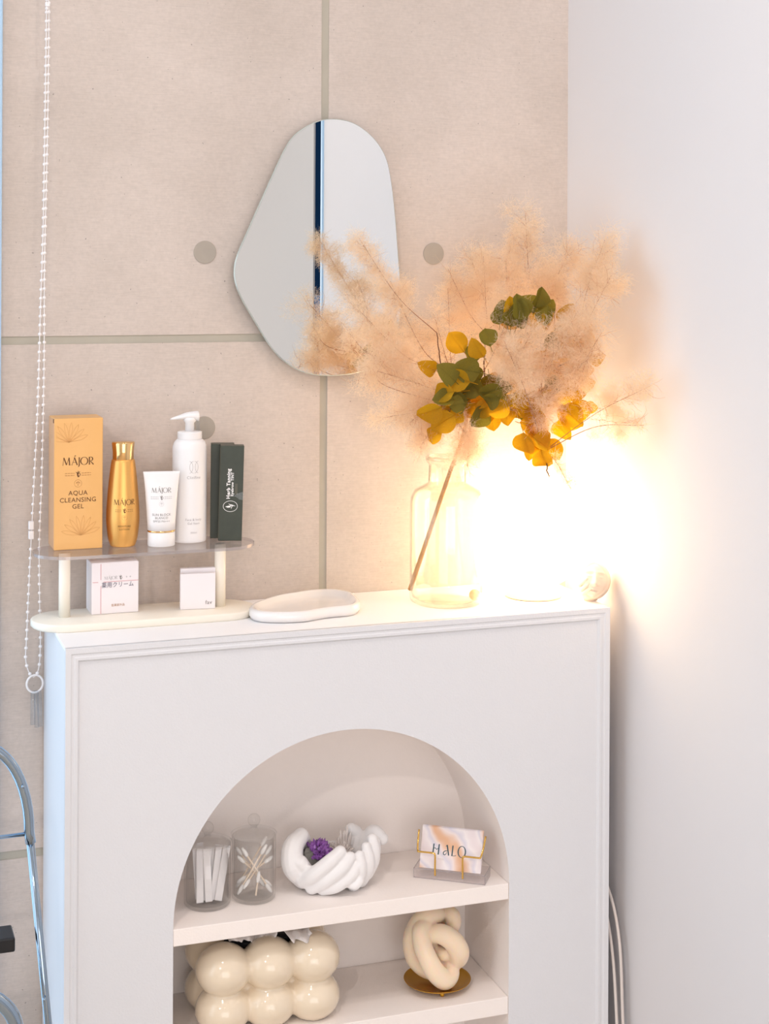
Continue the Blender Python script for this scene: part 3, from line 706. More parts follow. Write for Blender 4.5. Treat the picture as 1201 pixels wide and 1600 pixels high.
b = part('dried_seed_ball', *sphere((0, 0, 0), .0078, 16, 10), M['dry_ball'], None, True, loc=(.8455, 2.009, ZT+.0045+.0078)); tag(b, 'small dried yellow seed ball lying inside the bottle vase', 'seed ball')
GX, GY, GZ, GR = .944, 2.030, ZT+.012+.079, .080
t = thing('globe_lamp', 'glowing opal glass globe table lamp on a low round base', 'lamp', (GX, GY, ZT))
part('base', *lathe([(.036, 0), (.040, .001), (.0415, .004), (.0415, .0105), (.037, .0130), (.030, .0135)], 48), M['wood_base'], t, True)
zz = GZ-ZT; pts = [(GR*math.sin(a), zz-GR*math.cos(a)) for a in np.linspace(.42, PI, 30)]
part('globe', *lathe(pts, 56), M['globe'], t, True)
cd = [(.03, .03, .006), (.060, .062, .0035), (.0765, .080, .002), (.082, .082, -.06), (.0835, .03, -.30), (.0855, -.085, -.42), (.0870, -.108, -.55), (.0865, -.112, -.70), (.088, -.10, -.868)]
part('cord', *tube(smooth_path(cd, 10), .0022, 8), M['cord'], t, True)
cd2 = [(.082, .082, -.08), (.0800, .03, -.31), (.0790, -.075, -.43), (.0800, -.104, -.56), (.0805, -.106, -.70), (.081, -.10, -.868)]
part('cord', *tube(smooth_path(cd2, 10), .0022, 8), M['cord'], t, True)

# face ornament: a plaster ball with a sleeping face in relief
t = thing('face_ornament', 'small pale plaster ball with a sleeping face in relief beside the lamp', 'ornament', (1.0090, 1.9800, ZT))
R_, nu, nv = .0275, 120, 90
V, Fc = [], []
def gauss(u, v, cu, cv, su, sv): return math.exp(-((u-cu)/su)**2-((v-cv)/sv)**2)
def relief(u, v):
    """u right, v up on the face, in radians from the face centre"""
    h = .10*gauss(u, v, 0, 0, .75, .95)                      # oval face mass
    h += .16*gauss(u, v, 0, .10-.25*0, .10, .30)+.13*gauss(u, v, 0, -.12, .14, .11)+.05*gauss(u, v, -.12, -.15, .07, .06)+.05*gauss(u, v, .12, -.15, .07, .06)
    for s in (-1, 1):
        h -= .10*gauss(u, v, s*.30, .24, .17, .10)           # socket
        h += .09*gauss(u, v, s*.31, .19, .15, .085)          # closed lid
        h -= .05*math.exp(-((v-(.12+.5*(u-s*.31)**2))/.022)**2)*math.exp(-((u-s*.31)/.17)**4)
        h += .045*math.exp(-((v-(.40-.45*(u-s*.32)**2))/.06)**2)*math.exp(-((u-s*.32)/.26)**4)   # brow
        h += .04*gauss(u, v, s*.42, -.15, .2, .2)
    h += .09*math.exp(-((v+.40-.10*abs(u))/.055)**2)*math.exp(-(u/.20)**4)+.10*math.exp(-((v+.53)/.065)**2)*math.exp(-(u/.17)**4)
    h -= .07*math.exp(-((v+.46)/.022)**2)*math.exp(-(u/.24)**4)
    h += .10*gauss(u, v, 0, -.78, .20, .13)
    e = (u/.72)**2+((v+.02)/.98)**2
    h -= .07*math.exp(-((e-1.0)/.16)**2)
    return h
tilt = Euler((math.radians(-10), math.radians(8), 0)).to_matrix()
rzz = Matrix.Rotation(math.radians(-16), 3, 'Z')
for i in range(nv+1):
    th = PI*i/nv
    for j in range(nu):
        ph = 2*PI*j/nu
        d = Vector((math.sin(th)*math.cos(ph), math.sin(th)*math.sin(ph), math.cos(th)))
        u = math.atan2(d.x, -d.y); v = math.asin(max(-1, min(1, d.z)))
        h = relief(u, v) if abs(u) < 1.5 else 0
        V.append(rzz @ (tilt @ (d*R_*(1+1.0*h)))+Vector((0, 0, R_+.0005)))
for i in range(nv):
    for j in range(nu): Fc.append((i*nu+j, (i+1)*nu+j, (i+1)*nu+(j+1) % nu, i*nu+(j+1) % nu))
part('face_ball', V, Fc, M['plaster_ball'], t, True)
part('foot', *lathe([(.009, 0), (.0095, .0015), (.008, .0030)], 24), M['plaster_ball'], t, True)
for k, (a, z0) in enumerate(((-2.62, .026), (-2.50, .020), (-2.40, .0145))):       # fingers laid on the cheek
    pts = [((R_*1.04)*math.cos(a+q*.38), (R_*1.04)*math.sin(a+q*.38), z0+.009*q) for q in (0, .5, 1)]
    part('finger', *join(*capsule(pts, [.0034, .0031, .0024], 10)), M['plaster_ball'], t, True)

# ---------------------------------------------------------------- things in the niche, upper shelf
ZN = .5132
def glass_jar(lb, x, y, r, h):
    t = thing('apothecary_jar', lb, 'jar', (x, y, ZN))
    part('glass_body', *lathe([(0, .0002), (r*.92, .0002), (r, .003), (r, h), (r-.0012, h+.0006), (r-.0024, h), (r-.0024, .006), (r*.85, .0042), (0, .0042)], 48, cap=False), M['glass'], t, True)
    ld = part('lid', *lathe([(0, h+.0012), (r+.0008, h+.0012), (r+.0014, h+.0030), (r*.9, h+.0050), (.006, h+.0075), (.0036, h+.0105), (.0044, h+.0130)], 48, cap=False), M['glass'], t, True)
    part('knob', *sphere((0, 0, h+.0200), .0082, 20, 14), M['glass'], ld, True)
    return t
j1 = (.4690, 1.9990); j2 = (.5310, 2.0000); jr1, jr2 = .0300, .0288
glass_jar('lidded glass jar of white paper-wrapped swabs, at the left edge of the niche', *j1, jr1, .078)
glass_jar('lidded glass jar of loose cotton swabs, next to the white hand bowl', *j2, jr2, .081)
# paper-wrapped swabs standing in the left jar
proto = None
wr_ = [(-.005, -.004, 4, 2), (.000, -.010, -3, 3), (.006, -.006, 6, -2), (.012, -.010, 9, 4), (-.010, .004, -5, -3), (.004, .004, 2, -5), (.013, .002, 11, -2), (-.003, .011, -2, 5), (.010, .012, 7, -6), (-.012, -.010, 1, 5)]
me = meshdata('wrapper', *box(-.0048, .0048, -.0011, .0011, 0, .068, .0009), M['paper_white'])
for i, (dx, dy, ty, tx) in enumerate(wr_):
    t = tag(link('wrapped_swab', me, None, (j1[0]+dx, j1[1]+dy, ZN+.0062)), 'white paper-wrapped cotton swab standing in the left glass jar', 'cotton swab', 'wrapped swabs in the left jar')
    t.rotation_euler = (math.radians(-tx), math.radians(ty), math.radians(20*i % 50-25))
# loose cotton swabs
st_me = meshdata('stick', *tube([(0, 0, -.033), (0, 0, .033)], .0011, 8), M['stick'])
tip_me = meshdata('cotton_tip', *lathe([(0, -.0075), (.0018, -.0068), (.0026, -.003), (.0025, .002), (.0014, .0068), (0, .0070)], 12, cap=False), M['cotton'], True)
SW = [((-.021, -.006, .056), (.021, .000, .014)), ((.012, -.012, .068), (-.021, -.006, .012)), ((-.016, -.008, .066), (.020, -.008, .010)), ((.023, .004, .060), (-.014, -.010, .020)), ((.002, -.018, .036), (-.003, -.021, .008)),
      ((.018, .010, .070), (-.018, .012, .014)), ((-.020, .008, .062), (.016, .014, .010)), ((.022, -.004, .050), (-.018, .004, .022))]
for a, b in SW:
    a, b = Vector(a), Vector(b); mid = (a+b)/2; d = (a-b); s = d.length/2/.038
    t = thing('cotton_swab', 'loose cotton swab lying criss-cross in the right glass jar', 'cotton swab', (j2[0]+mid.x, j2[1]+mid.y, ZN+mid.z), 0, 'loose swabs in the right jar')
    t.rotation_euler = d.to_track_quat('Z', 'Y').to_euler()
    s = link('stick', st_me, t); s.scale = (1, 1, d.length/2/.040)
    link('cotton_tip', tip_me, t, (0, 0, d.length/2-.003))
    if d.length > .035: link('cotton_tip', tip_me, t, (0, 0, -d.length/2+.003), (PI, 0, 0))

# bowl of two cupped hands
HX, HY = .6400, 2.0100
hb = thing('hand_bowl', 'matt white bowl sculpted as two cupped hands holding crystals', 'bowl', (HX, HY, ZN))
bp_ = [(0, .0006), (.026, .0006), (.038, .006), (.050, .018), (.057, .032), (.058, .040), (.054, .041), (.050, .034), (.042, .022), (.030, .013), (0, .0115)]
G = [lathe(bp_, 48, sx=1.02, sy=.80, cap=False)]
def fing(pts, r): G.extend(capsule(pts, r, 14, 6))
# fingers of the left hand sweep up to the right across the front
fing([(-.044, -.020, .018), (-.034, -.036, .030), (-.016, -.043, .046), (.000, -.040, .0565)], [.0105, .0105, .0098, .0082])
fing([(-.034, -.026, .010), (-.020, -.040, .022), (.000, -.046, .037), (.013, -.043, .049)], [.0100, .0102, .0094, .0075])
fing([(-.020, -.030, .008), (-.006, -.041, .014), (.012, -.046, .026), (.022, -.045, .037)], [.0095, .0098, .0090, .0070])
# fingers of the right hand stand up and lean to the left
fing([(.022, -.030, .008), (.026, -.041, .022), (.027, -.044, .036), (.026, -.042, .0495)], [.0095, .0090, .0084, .0066])
fing([(.034, -.024, .010), (.039, -.035, .026), (.040, -.037, .042), (.038, -.034, .0560)], [.0100, .0092, .0086, .0070])
fing([(.044, -.018, .016), (.050, -.026, .034), (.051, -.027, .050), (.050, -.024, .0620)], [.0100, .0095, .0088, .0074])
fing([(.050, -.006, .022), (.057, -.012, .040), (.058, -.012, .054)], [.0095, .0090, .0072])
fing([(.010, -.044, .016), (.018, -.049, .014), (.024, -.050, .019)], [.0060, .0062, .0055])
# heels of the hands and thumbs at both ends
fing([(-.040, -.006, .016), (-.056, -.012, .036), (-.054, -.004, .056), (-.040, .006, .066)], [.0150, .0155, .0145, .0110])
fing([(-.048, -.016, .030), (-.050, -.022, .044), (-.042, -.022, .034)], [.0100, .0088, .0085])
fing([(-.030, .020, .030), (-.036, .022, .048), (-.030, .020, .056)], [.0120, .0110, .0080])
fing([(.040, .012, .020), (.058, .018, .040), (.066, .016, .054), (.074, .004, .050)], [.0130, .0135, .0120, .0085])
fing([(.034, .020, .030), (.044, .026, .050), (.036, .024, .060)], [.0120, .0118, .0085])
remeshed('hands', G, M['resin_white'], .0013, 3, hb)
# amethyst cluster
def crystal(p, d, r, L, tipf=.32, n=6, jit=0):
    d = Vector(d).normalized(); u = d.orthogonal().normalized(); v = d.cross(u); p = Vector(p); V = []
    for t_, k in ((0, 1), (1-tipf, 1.0)):
        for i in range(n): a = 2*PI*i/n+jit; V.append(p+d*L*t_+(u*math.cos(a)+v*math.sin(a))*r*k)
    V.append(p+d*L); Fc = [(i, (i+1) % n, n+(i+1) % n, n+i) for i in range(n)]+[(n+i, n+(i+1) % n, 2*n) for i in range(n)]+[tuple(range(n-1, -1, -1))]
    return V, Fc
am = thing('amethyst_cluster', 'purple amethyst cluster on grey rock resting in the hand bowl', 'crystal', (HX-.024, HY-.003, ZN+.0155))
bm = bmesh.new(); bmesh.ops.create_icosphere(bm, subdivisions=3, radius=1)
for v in bm.verts:
    k = 1+.12*math.sin(v.co.x*9+v.co.z*7)*math.cos(v.co.y*8); v.co = Vector((v.co.x*.023*k, v.co.y*.019*k, v.co.z*.020*k+.018))
me = bpy.data.meshes.new('rock'); bm.to_mesh(me); bm.free(); me.materials.append(M['geode_rock']); link('rock', me, am)
G = []
for i in range(110):
    d = Vector((random.gauss(.25, .75), random.gauss(-.25, .75), abs(random.gauss(.6, .6)))).normalized()
    if d.x < -.45 and d.z < .7: continue
    p = Vector((d.x*.017+.004, d.y*.015, .024+d.z*.015)); G.append(crystal(p, d+Vector([random.gauss(0, .25) for _ in range(3)]), random.uniform(.0018, .0036), random.uniform(.006, .0105), .5, 6, random.random()))
o = part('purple_points', *join(*G), M['amethyst'], am); tag(o, kind='stuff')
qz = thing('quartz_cluster', 'spiky clear quartz cluster resting in the hand bowl right of the amethyst', 'crystal', (HX+.014, HY+.004, ZN+.0140))
G = []
for i in range(150):
    a = random.uniform(0, 2*PI); el = random.uniform(.1, 1.35); d = Vector((math.cos(a)*math.cos(el), math.sin(a)*math.cos(el), math.sin(el)))
    L = random.uniform(.015, .022); G.append(crystal((0, 0, .022), d+Vector([random.gauss(0, .1) for _ in range(3)]), random.uniform(.0014, .0028), L, .28, 6, random.random()))
G.append(sphere((0, 0, .020), .0155, 12, 8))
part('crystal_mass', *join(*G), M['quartz'], qz)['kind'] = 'stuff'
for i in range(9):
    x = -.006+.003*i+random.uniform(-.001, .001)
    part('crystal_point', *crystal((x*.6+.002, -.002+random.uniform(-.004, .004), .030), (x*12, random.uniform(-.2, .2), 1), .0016, random.uniform(.022, .031) if 1 < i < 7 else .017, .22, 6), M['quartz'], qz)

# business card stand
ca, cb = Vector((.7523, 1.9943)), Vector((.8328, 1.9377)); rz = math.atan2(cb.y-ca.y, cb.x-ca.x)
mid = (ca+cb)/2
st = thing('card_stand', 'clear acrylic card stand with two bent brass wires', 'card holder', (mid.x, mid.y, ZN), rz)
part('acrylic_base', *box(-.0490, .0490, 0, .034, .0002, .0130, .0004), M['acrylic'], st)
part('base_edges', *join(box(-.0491, .0491, -.0003, .0006, .0120, .0133), box(-.0491, .0491, -.0003, .0006, .0002, .0010), box(-.0494, -.0486, 0, .034, .0120, .0133), box(.0486, .0494, 0, .034, .0002, .0133), box(-.0494, -.0486, -.0003, .001, .0002, .0133)), M['acrylic_edge'], st)
for s in (-1, 1):
    w = [(s*.0190, -.0018, .0062), (s*.0190, -.0022, .018), (s*.0190, -.0024, .0335), (s*.0212, -.0024, .0362), (s*.0260, -.0024, .0366), (s*.0405, -.0024, .0366), (s*.0432, -.0010, .0372), (s*.0450, .0060, .0450), (s*.0462, .0170, .0590)]
    part('brass_wire', *tube(smooth_path(w, 7), .00125, 10), M['brass'], st, True)
th_ = math.radians(-20); cardw, cardh = .0840, .0530
Rz = Matrix.Rotation(rz, 3, 'Z')
for k in range(8):
    off = Rz @ Vector((random.uniform(-.0005, .0005) if k else 0, .0030+k*.00065/math.cos(th_), 0))
    lb = 'marbled business card with teal lettering, at the front of the stand' if k == 0 else 'marbled business card stacked behind the lettered front card'
    t = thing('business_card', lb, 'card', (mid.x+off.x, mid.y+off.y, ZN+.0135+(.0003 if k else 0)), rz, None if k == 0 else 'business cards stacked in the stand')
    t.rotation_euler = Euler((th_, 0, rz))
    part('card', *box(-cardw/2, cardw/2, 0, .00045, 0, cardh), M['marble'], t)
    if k == 0:
        s = .0132; f = lambda x, y: (-.0265+x*s, -.00018, .0185+y*s)
        H_ = join2(stroke([(.12, 0), (.16, 1)], .13), stroke([(.68, 0), (.72, 1)], .13), stroke([(.15, .56), (.34, .60), (.48, .46), (.60, .56), (.70, .58)], .075), stroke([(.04, .02), (.2, .02)], .05), stroke([(.6, .02), (.76, .02)], .05))
        A_ = join2(stroke([(1.55, 1), (1.78, 0)], .135), stroke([(1.42, .85), (1.55, 1.0)], .05), stroke([(1.60, .45), (1.36, .40), (1.20, .25), (1.22, .08), (1.34, .02), (1.48, .10), (1.56, .30)], [.05, .08, .10, .10, .08, .06, .05]))
        L_ = join2(stroke([(2.12, 0), (2.16, 1)], .13), stroke([(2.02, .02), (2.40, .02), (2.52, .08)], [.05, .04, .07]))
        O_ = ring2(3.12, .48, .38, .54, .13, .06)
        part('lettering', *flat(join2(H_, A_, L_, O_), f), M['teal_ink'], t)
        part('small_lettering', *flat(tiny_rows(0, 2.4, 0), lambda x, y: (-.0180+x*.004, -.00018, .0135+y*.003)), M['card_edge'], t)

# ---------------------------------------------------------------- lower shelf: bubble tissue box and knot candle
ZL = .3614
TX, TY = .5450, 2.0080
tb = thing('tissue_box', 'glossy cream tissue box cover made of round bubbles, lower shelf left', 'tissue box', (TX, TY, ZL))
G = [box(-.074, .074, -.036, .032, .010, .078)]
for i, x in enumerate((-.0600, 0, .0590)):
    for j, z in enumerate((.0250, .0750)):
        for k, y in enumerate((-.0330, .0300)):
            G.append(sphere((x, y, z), .0365, 28, 20, (1.0, 1, .88 if j else .84)))
ob = remeshed('bubble_body', G, M['bubble'], .0016, 22, tb)
# flatten the underside so it stands on the shelf
for v in ob.data.vertices:
    if v.co.z < .0012: v.co.z = .0012*0+.0006
part('opening_shade', *prism([(x*.052, -.002+y*.017) for x, y in [(math.cos(a), math.sin(a)) for a in np.linspace(0, 2*PI, 33)[:-1]]], .084, .0970), M['black'], tb)  # solid black plug painting in the shade inside the slot
# crumpled tissue
V, Fc = [], []; nu, nv = 56, 10
for i in range(nu):
    u = i/(nu-1); x = -.050+.104*u
    base_y = -.002+.008*math.sin(u*5.2)-.008*u
    for j in range(nv):
        v = j/(nv-1)
        fold = .0040*math.sin(u*38+v*2.0)*(v**.8)+.0022*math.sin(u*71+1.3)*v
        y = base_y+.012-v*.040-.006*math.sin(u*9)*v+fold
        z = .0985+.014*math.sin(v*PI*.72)+(.0050*math.sin(u*13)+.0035*math.sin(u*31+.5))*v-.006*v*v+(.004 if u > .6 else 0)*v
        V.append((x+.0015*math.sin(j*2.1+u*20), y, z))
for i in range(nu-1):
    for j in range(nv-1): Fc.append((i*nv+j, (i+1)*nv+j, (i+1)*nv+j+1, i*nv+j+1))
ts = part('tissue', V, Fc, M['tissue'], None, True, loc=(TX, TY, ZL)); tag(ts, 'crumpled white tissue pulled out of the bubble tissue box', 'tissue')
sm = ts.modifiers.new('s', 'SOLIDIFY'); sm.thickness = .0004

KX, KY = .7880, 1.9960
tr = thing('brass_tray', 'round brushed brass tray on small ball feet under the knot candle', 'tray', (KX, KY, ZL))
part('plate', *lathe([(0, .0062), (.036, .0064), (.0435, .0082), (.0455, .0098), (.0458, .0104), (.0452, .0106), (.043, .0096), (.036, .0078), (0, .0076)], 64, cap=False), M['brass_tray'], tr, True)
for a in (-1.75, .35, 2.44): part('ball_foot', *sphere((.034*math.cos(a), .034*math.sin(a), .0033), .0033, 14, 10), M['brass_tray'], tr, True)
yawd = math.atan2(-KX, -KY)
kc = thing('knot_candle', 'cream wax candle shaped as a knotted thick rope on the brass tray', 'candle', (KX, KY, ZL+.0078))
# local frame: u to the right as one faces it, w towards the viewer
ru = Vector((math.cos(math.radians(19.5)), -math.sin(math.radians(19.5)), 0)); rw = Vector((-math.sin(math.radians(21)), -math.cos(math.radians(21)), 0))
def kp(L, r):
    pts = [ru*((x-590)*.000108)+rw*w*.001+Vector((0, 0, (1075-y)*.000106)) for x, y, w in L]
    G.extend(capsule(pts, [q*1.10 for q in r], 20, 8))
G = []
kp([(610, 300, -16), (560, 262, -4), (450, 262, 4), (345, 350, 4), (272, 560, 0), (300, 780, -2), (400, 900, 0), (520, 935, 6), (600, 900, 10)], [.0095, .0105, .0110, .0115, .0115, .0118, .0118, .0112, .010])
kp([(470, 300, 2), (385, 380, 18), (400, 520, 26), (475, 690, 31), (570, 850, 32), (680, 955, 28), (755, 930, 16), (740, 840, 4), (650, 760, 0)], [.0095, .0108, .0114, .0118, .0122, .0122, .0110, .0095, .009])
kp([(500, 560, 0), (560, 440, 14), (660, 420, 20), (780, 500, 20), (855, 640, 16), (845, 760, 8), (770, 830, 0), (660, 860, -10)], [.010, .0112, .0122, .0128, .0130, .0122, .0110, .010])
kp([(600, 690, 6), (665, 700, 13), (690, 720, 10)], [.0070, .0078, .0070])
kp([(640, 330, -18), (720, 290, -16), (775, 300, -10), (790, 380, -8), (760, 470, -12)], [.0085, .0095, .0100, .0100, .0090])
kp([(560, 620, -16), (640, 560, -16), (720, 640, -18), (640, 800, -18), (480, 780, -18)], [.013, .014, .014, .013, .012])
remeshed('knot', G, M['wax'], .0012, 3, kc)
part('wick', *tube([ru*.004+rw*-.014+Vector((0, 0, .086)), ru*.005+rw*-.014+Vector((0, 0, .0905))], .0006, 6), M['tissue'], kc)

# ---------------------------------------------------------------- smoke bush branch in the vase
PLUMES=[
((0.735, 2.02, 1.287),(0.678, 2.02, 1.377),0.033,1.0),
((0.741, 1.99, 1.202),(0.672, 2.0, 1.28),0.043,1.1),
((0.775, 2.03, 1.212),(0.731, 2.04, 1.318),0.042,0.9),
((0.784, 1.98, 1.172),(0.685, 1.96, 1.201),0.043,0.8),
((0.78, 1.97, 1.164),(0.723, 1.94, 1.134),0.037,0.7),
((0.806, 2.0, 1.178),(0.79, 2.02, 1.265),0.031,0.5),
((0.864, 2.02, 1.211),(0.865, 2.03, 1.353),0.045,1.0),
((0.893, 2.06, 1.263),(0.862, 2.07, 1.353),0.042,0.7),
((0.922, 2.01, 1.291),(0.915, 2.0, 1.411),0.040,1.0),
((0.94, 1.99, 1.287),(0.969, 1.97, 1.363),0.043,0.9),
((0.964, 1.93, 1.293),(0.992, 1.91, 1.376),0.042,1.1),
((0.945, 1.9, 1.243),(0.981, 1.87, 1.329),0.040,0.8),
((0.856, 1.93, 1.183),(0.884, 1.91, 1.252),0.042,1.2),
((0.898, 1.92, 1.148),(0.898, 1.9, 1.218),0.040,1.2),
((0.922, 1.91, 1.183),(0.954, 1.88, 1.218),0.040,0.9),
((0.912, 1.93, 1.155),(0.889, 1.92, 1.123),0.033,0.8),
((0.854, 1.97, 1.214),(0.878, 1.96, 1.284),0.039,0.9),
((0.959, 1.87, 1.151),(0.996, 1.8, 1.185),0.031,0.8),
((0.959, 1.87, 1.138),(1.003, 1.82, 1.134),0.030,0.5),
((0.818, 1.96, 1.129),(0.809, 1.95, 1.071),0.033,0.6),
((0.913, 1.9, 1.09),(0.936, 1.88, 1.032),0.016,0.5),
((0.781, 1.95, 1.149),(0.823, 1.95, 1.096),0.026,0.4),
((0.679, 2.02, 1.214),(0.668, 2.03, 1.248),0.026,0.4),
((0.965, 2.0, 1.246),(0.95, 1.99, 1.327),0.040,0.8),
]
LEAVES=[
((0.778, 1.949, 1.196),0.036,0),((0.807, 1.957, 1.2),0.040,0),((0.81, 1.985, 1.183),0.036,0),((0.825, 1.974, 1.177),0.034,0),((0.839, 1.95, 1.171),0.034,0),((0.855, 1.967, 1.161),0.034,0),((0.864, 1.969, 1.174),0.030,0),((0.776, 1.953, 1.17),0.030,1),((0.797, 1.982, 1.156),0.030,1),((0.773, 1.951, 1.133),0.036,1),((0.765, 1.965, 1.113),0.026,1),((0.832, 1.971, 1.135),0.032,0),((0.837, 1.967, 1.145),0.028,1),((0.836, 1.974, 1.158),0.034,1),((0.811, 1.982, 1.155),0.030,1),((0.809, 1.993, 1.234),0.034,1),((0.824, 1.959, 1.228),0.030,1),((0.827, 1.977, 1.221),0.026,0),((0.763, 1.98, 1.202),0.026,1),((0.879, 1.96, 1.147),0.034,1),((0.88, 1.945, 1.159),0.030,1),((0.887, 1.994, 1.166),0.030,0),((0.9, 1.96, 1.123),0.030,1),((0.911, 1.961, 1.111),0.034,1),((0.933, 1.99, 1.095),0.038,1),((0.939, 1.974, 1.089),0.034,1),((0.906, 1.969, 1.089),0.026,1),((0.928, 1.984, 1.117),0.028,1),((0.959, 1.947, 1.134),0.036,1),((0.987, 1.98, 1.14),0.034,1),((0.958, 1.964, 1.138),0.028,1),((0.907, 1.95, 1.141),0.034,1),((0.947, 1.978, 1.199),0.034,1),((0.971, 1.992, 1.211),0.032,1),((0.968, 1.955, 1.2),0.030,1),((1.021, 1.977, 1.215),0.028,1),((0.936, 1.96, 1.178),0.030,0),((0.956, 1.982, 1.238),0.032,1),((0.873, 1.981, 1.276),0.034,0),((0.881, 1.956, 1.282),0.036,0),((0.911, 1.986, 1.285),0.034,0),((0.923, 1.978, 1.279),0.034,0),((0.937, 1.979, 1.28),0.026,0),((0.885, 1.986, 1.266),0.032,1),((0.929, 1.966, 1.264),0.028,1),((1.016, 1.983, 1.142),0.020,1),((0.967, 1.989, 1.251),0.030,1),((0.836, 1.95, 1.242),0.028,0),((0.994, 1.987, 1.175),0.034,1),((0.964, 1.965, 1.181),0.032,1),((0.931, 1.969, 1.16),0.030,1),((0.853, 1.952, 1.146),0.030,1),((0.82, 1.98, 1.145),0.030,1),((0.794, 1.96, 1.139),0.028,1),]
TWIGS=[
[(0.764, 2.045, 0.891), (0.777, 2.02, 0.958), (0.798, 1.99, 1.053), (0.814, 1.98, 1.106), (0.82, 1.97, 1.15)] ,
[(0.82, 1.97, 1.15), (0.776, 1.96, 1.156)] ,
[(0.82, 1.97, 1.161), (0.83, 1.97, 1.18)] ,
[(0.82, 1.97, 1.161), (0.883, 1.97, 1.195), (0.931, 1.95, 1.201)] ,
[(0.825, 1.97, 1.165), (0.796, 1.96, 1.177), (0.78, 1.97, 1.203), (0.78, 1.99, 1.249)] ,
[(0.851, 1.96, 1.146), (0.832, 1.96, 1.138)] ,
[(0.895, 1.95, 1.132), (0.908, 1.92, 1.092), (0.908, 1.91, 1.068), (0.909, 1.905, 1.057)] ,
[(0.842, 1.97, 1.18), (0.855, 2.0, 1.248)] ,
[(0.94, 2.0, 1.273), (0.955, 2.0, 1.3)] ,
[(0.931, 1.95, 1.201), (0.965, 1.93, 1.215), (0.988, 1.91, 1.216)] ,
]
PLUMES += [((0.813, 2.03, 1.176),(0.82, 2.05, 1.308),0.035,0.8),((0.855, 2.05, 1.263),(0.824, 2.06, 1.335),0.035,0.6),((0.771, 1.97, 1.147),(0.696, 1.94, 1.143),0.037,0.8),((0.776, 1.96, 1.139),(0.741, 1.95, 1.099),0.030,0.6),((0.905, 2.02, 1.264),(0.895, 2.02, 1.354),0.040,0.8),((0.94, 1.89, 1.184),(0.962, 1.86, 1.253),0.037,0.9),((0.662, 1.97, 1.184),(0.701, 1.98, 1.216),0.035,0.8),((0.907, 1.9, 1.218),(0.935, 1.88, 1.278),0.037,1.0),((0.87, 1.9, 1.185),(0.842, 1.9, 1.236),0.035,1.0)]
LEAVES += [((0.792, 1.98, 1.166),0.037,1),((0.806, 1.996, 1.161),0.029,0),((0.753, 1.95, 1.146),0.037,1),((0.818, 1.985, 1.184),0.032,1),((0.809, 1.999, 1.166),0.039,1),((0.801, 1.978, 1.155),0.038,0),((0.82, 1.974, 1.193),0.037,0),((0.83, 1.998, 1.169),0.030,0),((0.815, 1.989, 1.148),0.030,1),((0.797, 1.959, 1.188),0.035,1),((0.807, 1.988, 1.157),0.036,1),((0.792, 1.954, 1.154),0.029,0),((0.799, 1.981, 1.14),0.031,1),((0.773, 1.951, 1.161),0.029,0),((0.794, 1.98, 1.139),0.033,1),((0.797, 1.981, 1.139),0.030,1),((0.81, 1.983, 1.16),0.029,1),((0.828, 1.985, 1.16),0.026,1),((0.854, 1.987, 1.139),0.035,1),((0.858, 1.992, 1.179),0.030,0),((0.839, 1.951, 1.161),0.029,0),((0.891, 1.976, 1.152),0.030,0),((0.854, 1.978, 1.132),0.034,1),((0.813, 1.999, 1.136),0.028,1),((0.859, 1.992, 1.177),0.033,1),((0.884, 1.982, 1.174),0.029,1),((0.908, 1.943, 1.105),0.036,1),((0.916, 1.958, 1.089),0.029,1),((0.912, 1.937, 1.079),0.032,1),((0.907, 1.937, 1.102),0.032,1),((0.892, 1.951, 1.099),0.037,1),((0.931, 1.95, 1.093),0.035,1),((0.919, 1.944, 1.164),0.029,1),((0.974, 1.975, 1.127),0.030,1),((0.954, 1.943, 1.172),0.027,1),((0.966, 1.956, 1.173),0.030,1),((0.887, 1.979, 1.225),0.028,1),((0.975, 1.965, 1.168),0.030,1),((0.892, 1.953, 1.147),0.034,1),((0.969, 1.97, 1.139),0.035,1),((0.932, 1.969, 1.157),0.028,1),((0.983, 1.974, 1.221),0.032,1),((0.971, 1.944, 1.196),0.032,1),((0.979, 1.967, 1.216),0.028,1),((0.948, 1.976, 1.194),0.030,1),((0.924, 1.974, 1.211),0.033,1),((0.976, 1.982, 1.241),0.032,1),((0.983, 1.957, 1.234),0.032,1),((0.962, 1.987, 1.215),0.028,1),((0.937, 1.967, 1.223),0.029,1),((0.875, 1.965, 1.283),0.028,1),((0.867, 1.983, 1.269),0.027,0),((0.908, 1.962, 1.267),0.032,1),((0.924, 1.953, 1.269),0.030,0),((0.89, 1.964, 1.269),0.033,0),((0.886, 1.955, 1.279),0.030,0),((0.877, 1.965, 1.271),0.032,0),((0.919, 1.973, 1.295),0.030,0),((0.961, 1.981, 1.251),0.026,0),((0.986, 1.975, 1.248),0.033,1),((0.968, 1.969, 1.261),0.027,1),((0.93, 1.957, 1.236),0.030,0),((0.953, 1.955, 1.273),0.032,1),((0.914, 1.969, 1.141),0.028,1),((0.949, 1.96, 1.116),0.030,1),((0.903, 1.995, 1.144),0.030,1),((0.967, 1.999, 1.152),0.028,1),((0.869, 1.964, 1.139),0.030,1),((0.901, 1.975, 1.142),0.028,0)]
LEAVES = [((p[0]-.0105, p[1]-.03, p[2]+.003), s, k) for p, s, k in LEAVES]
DENS = 1.05

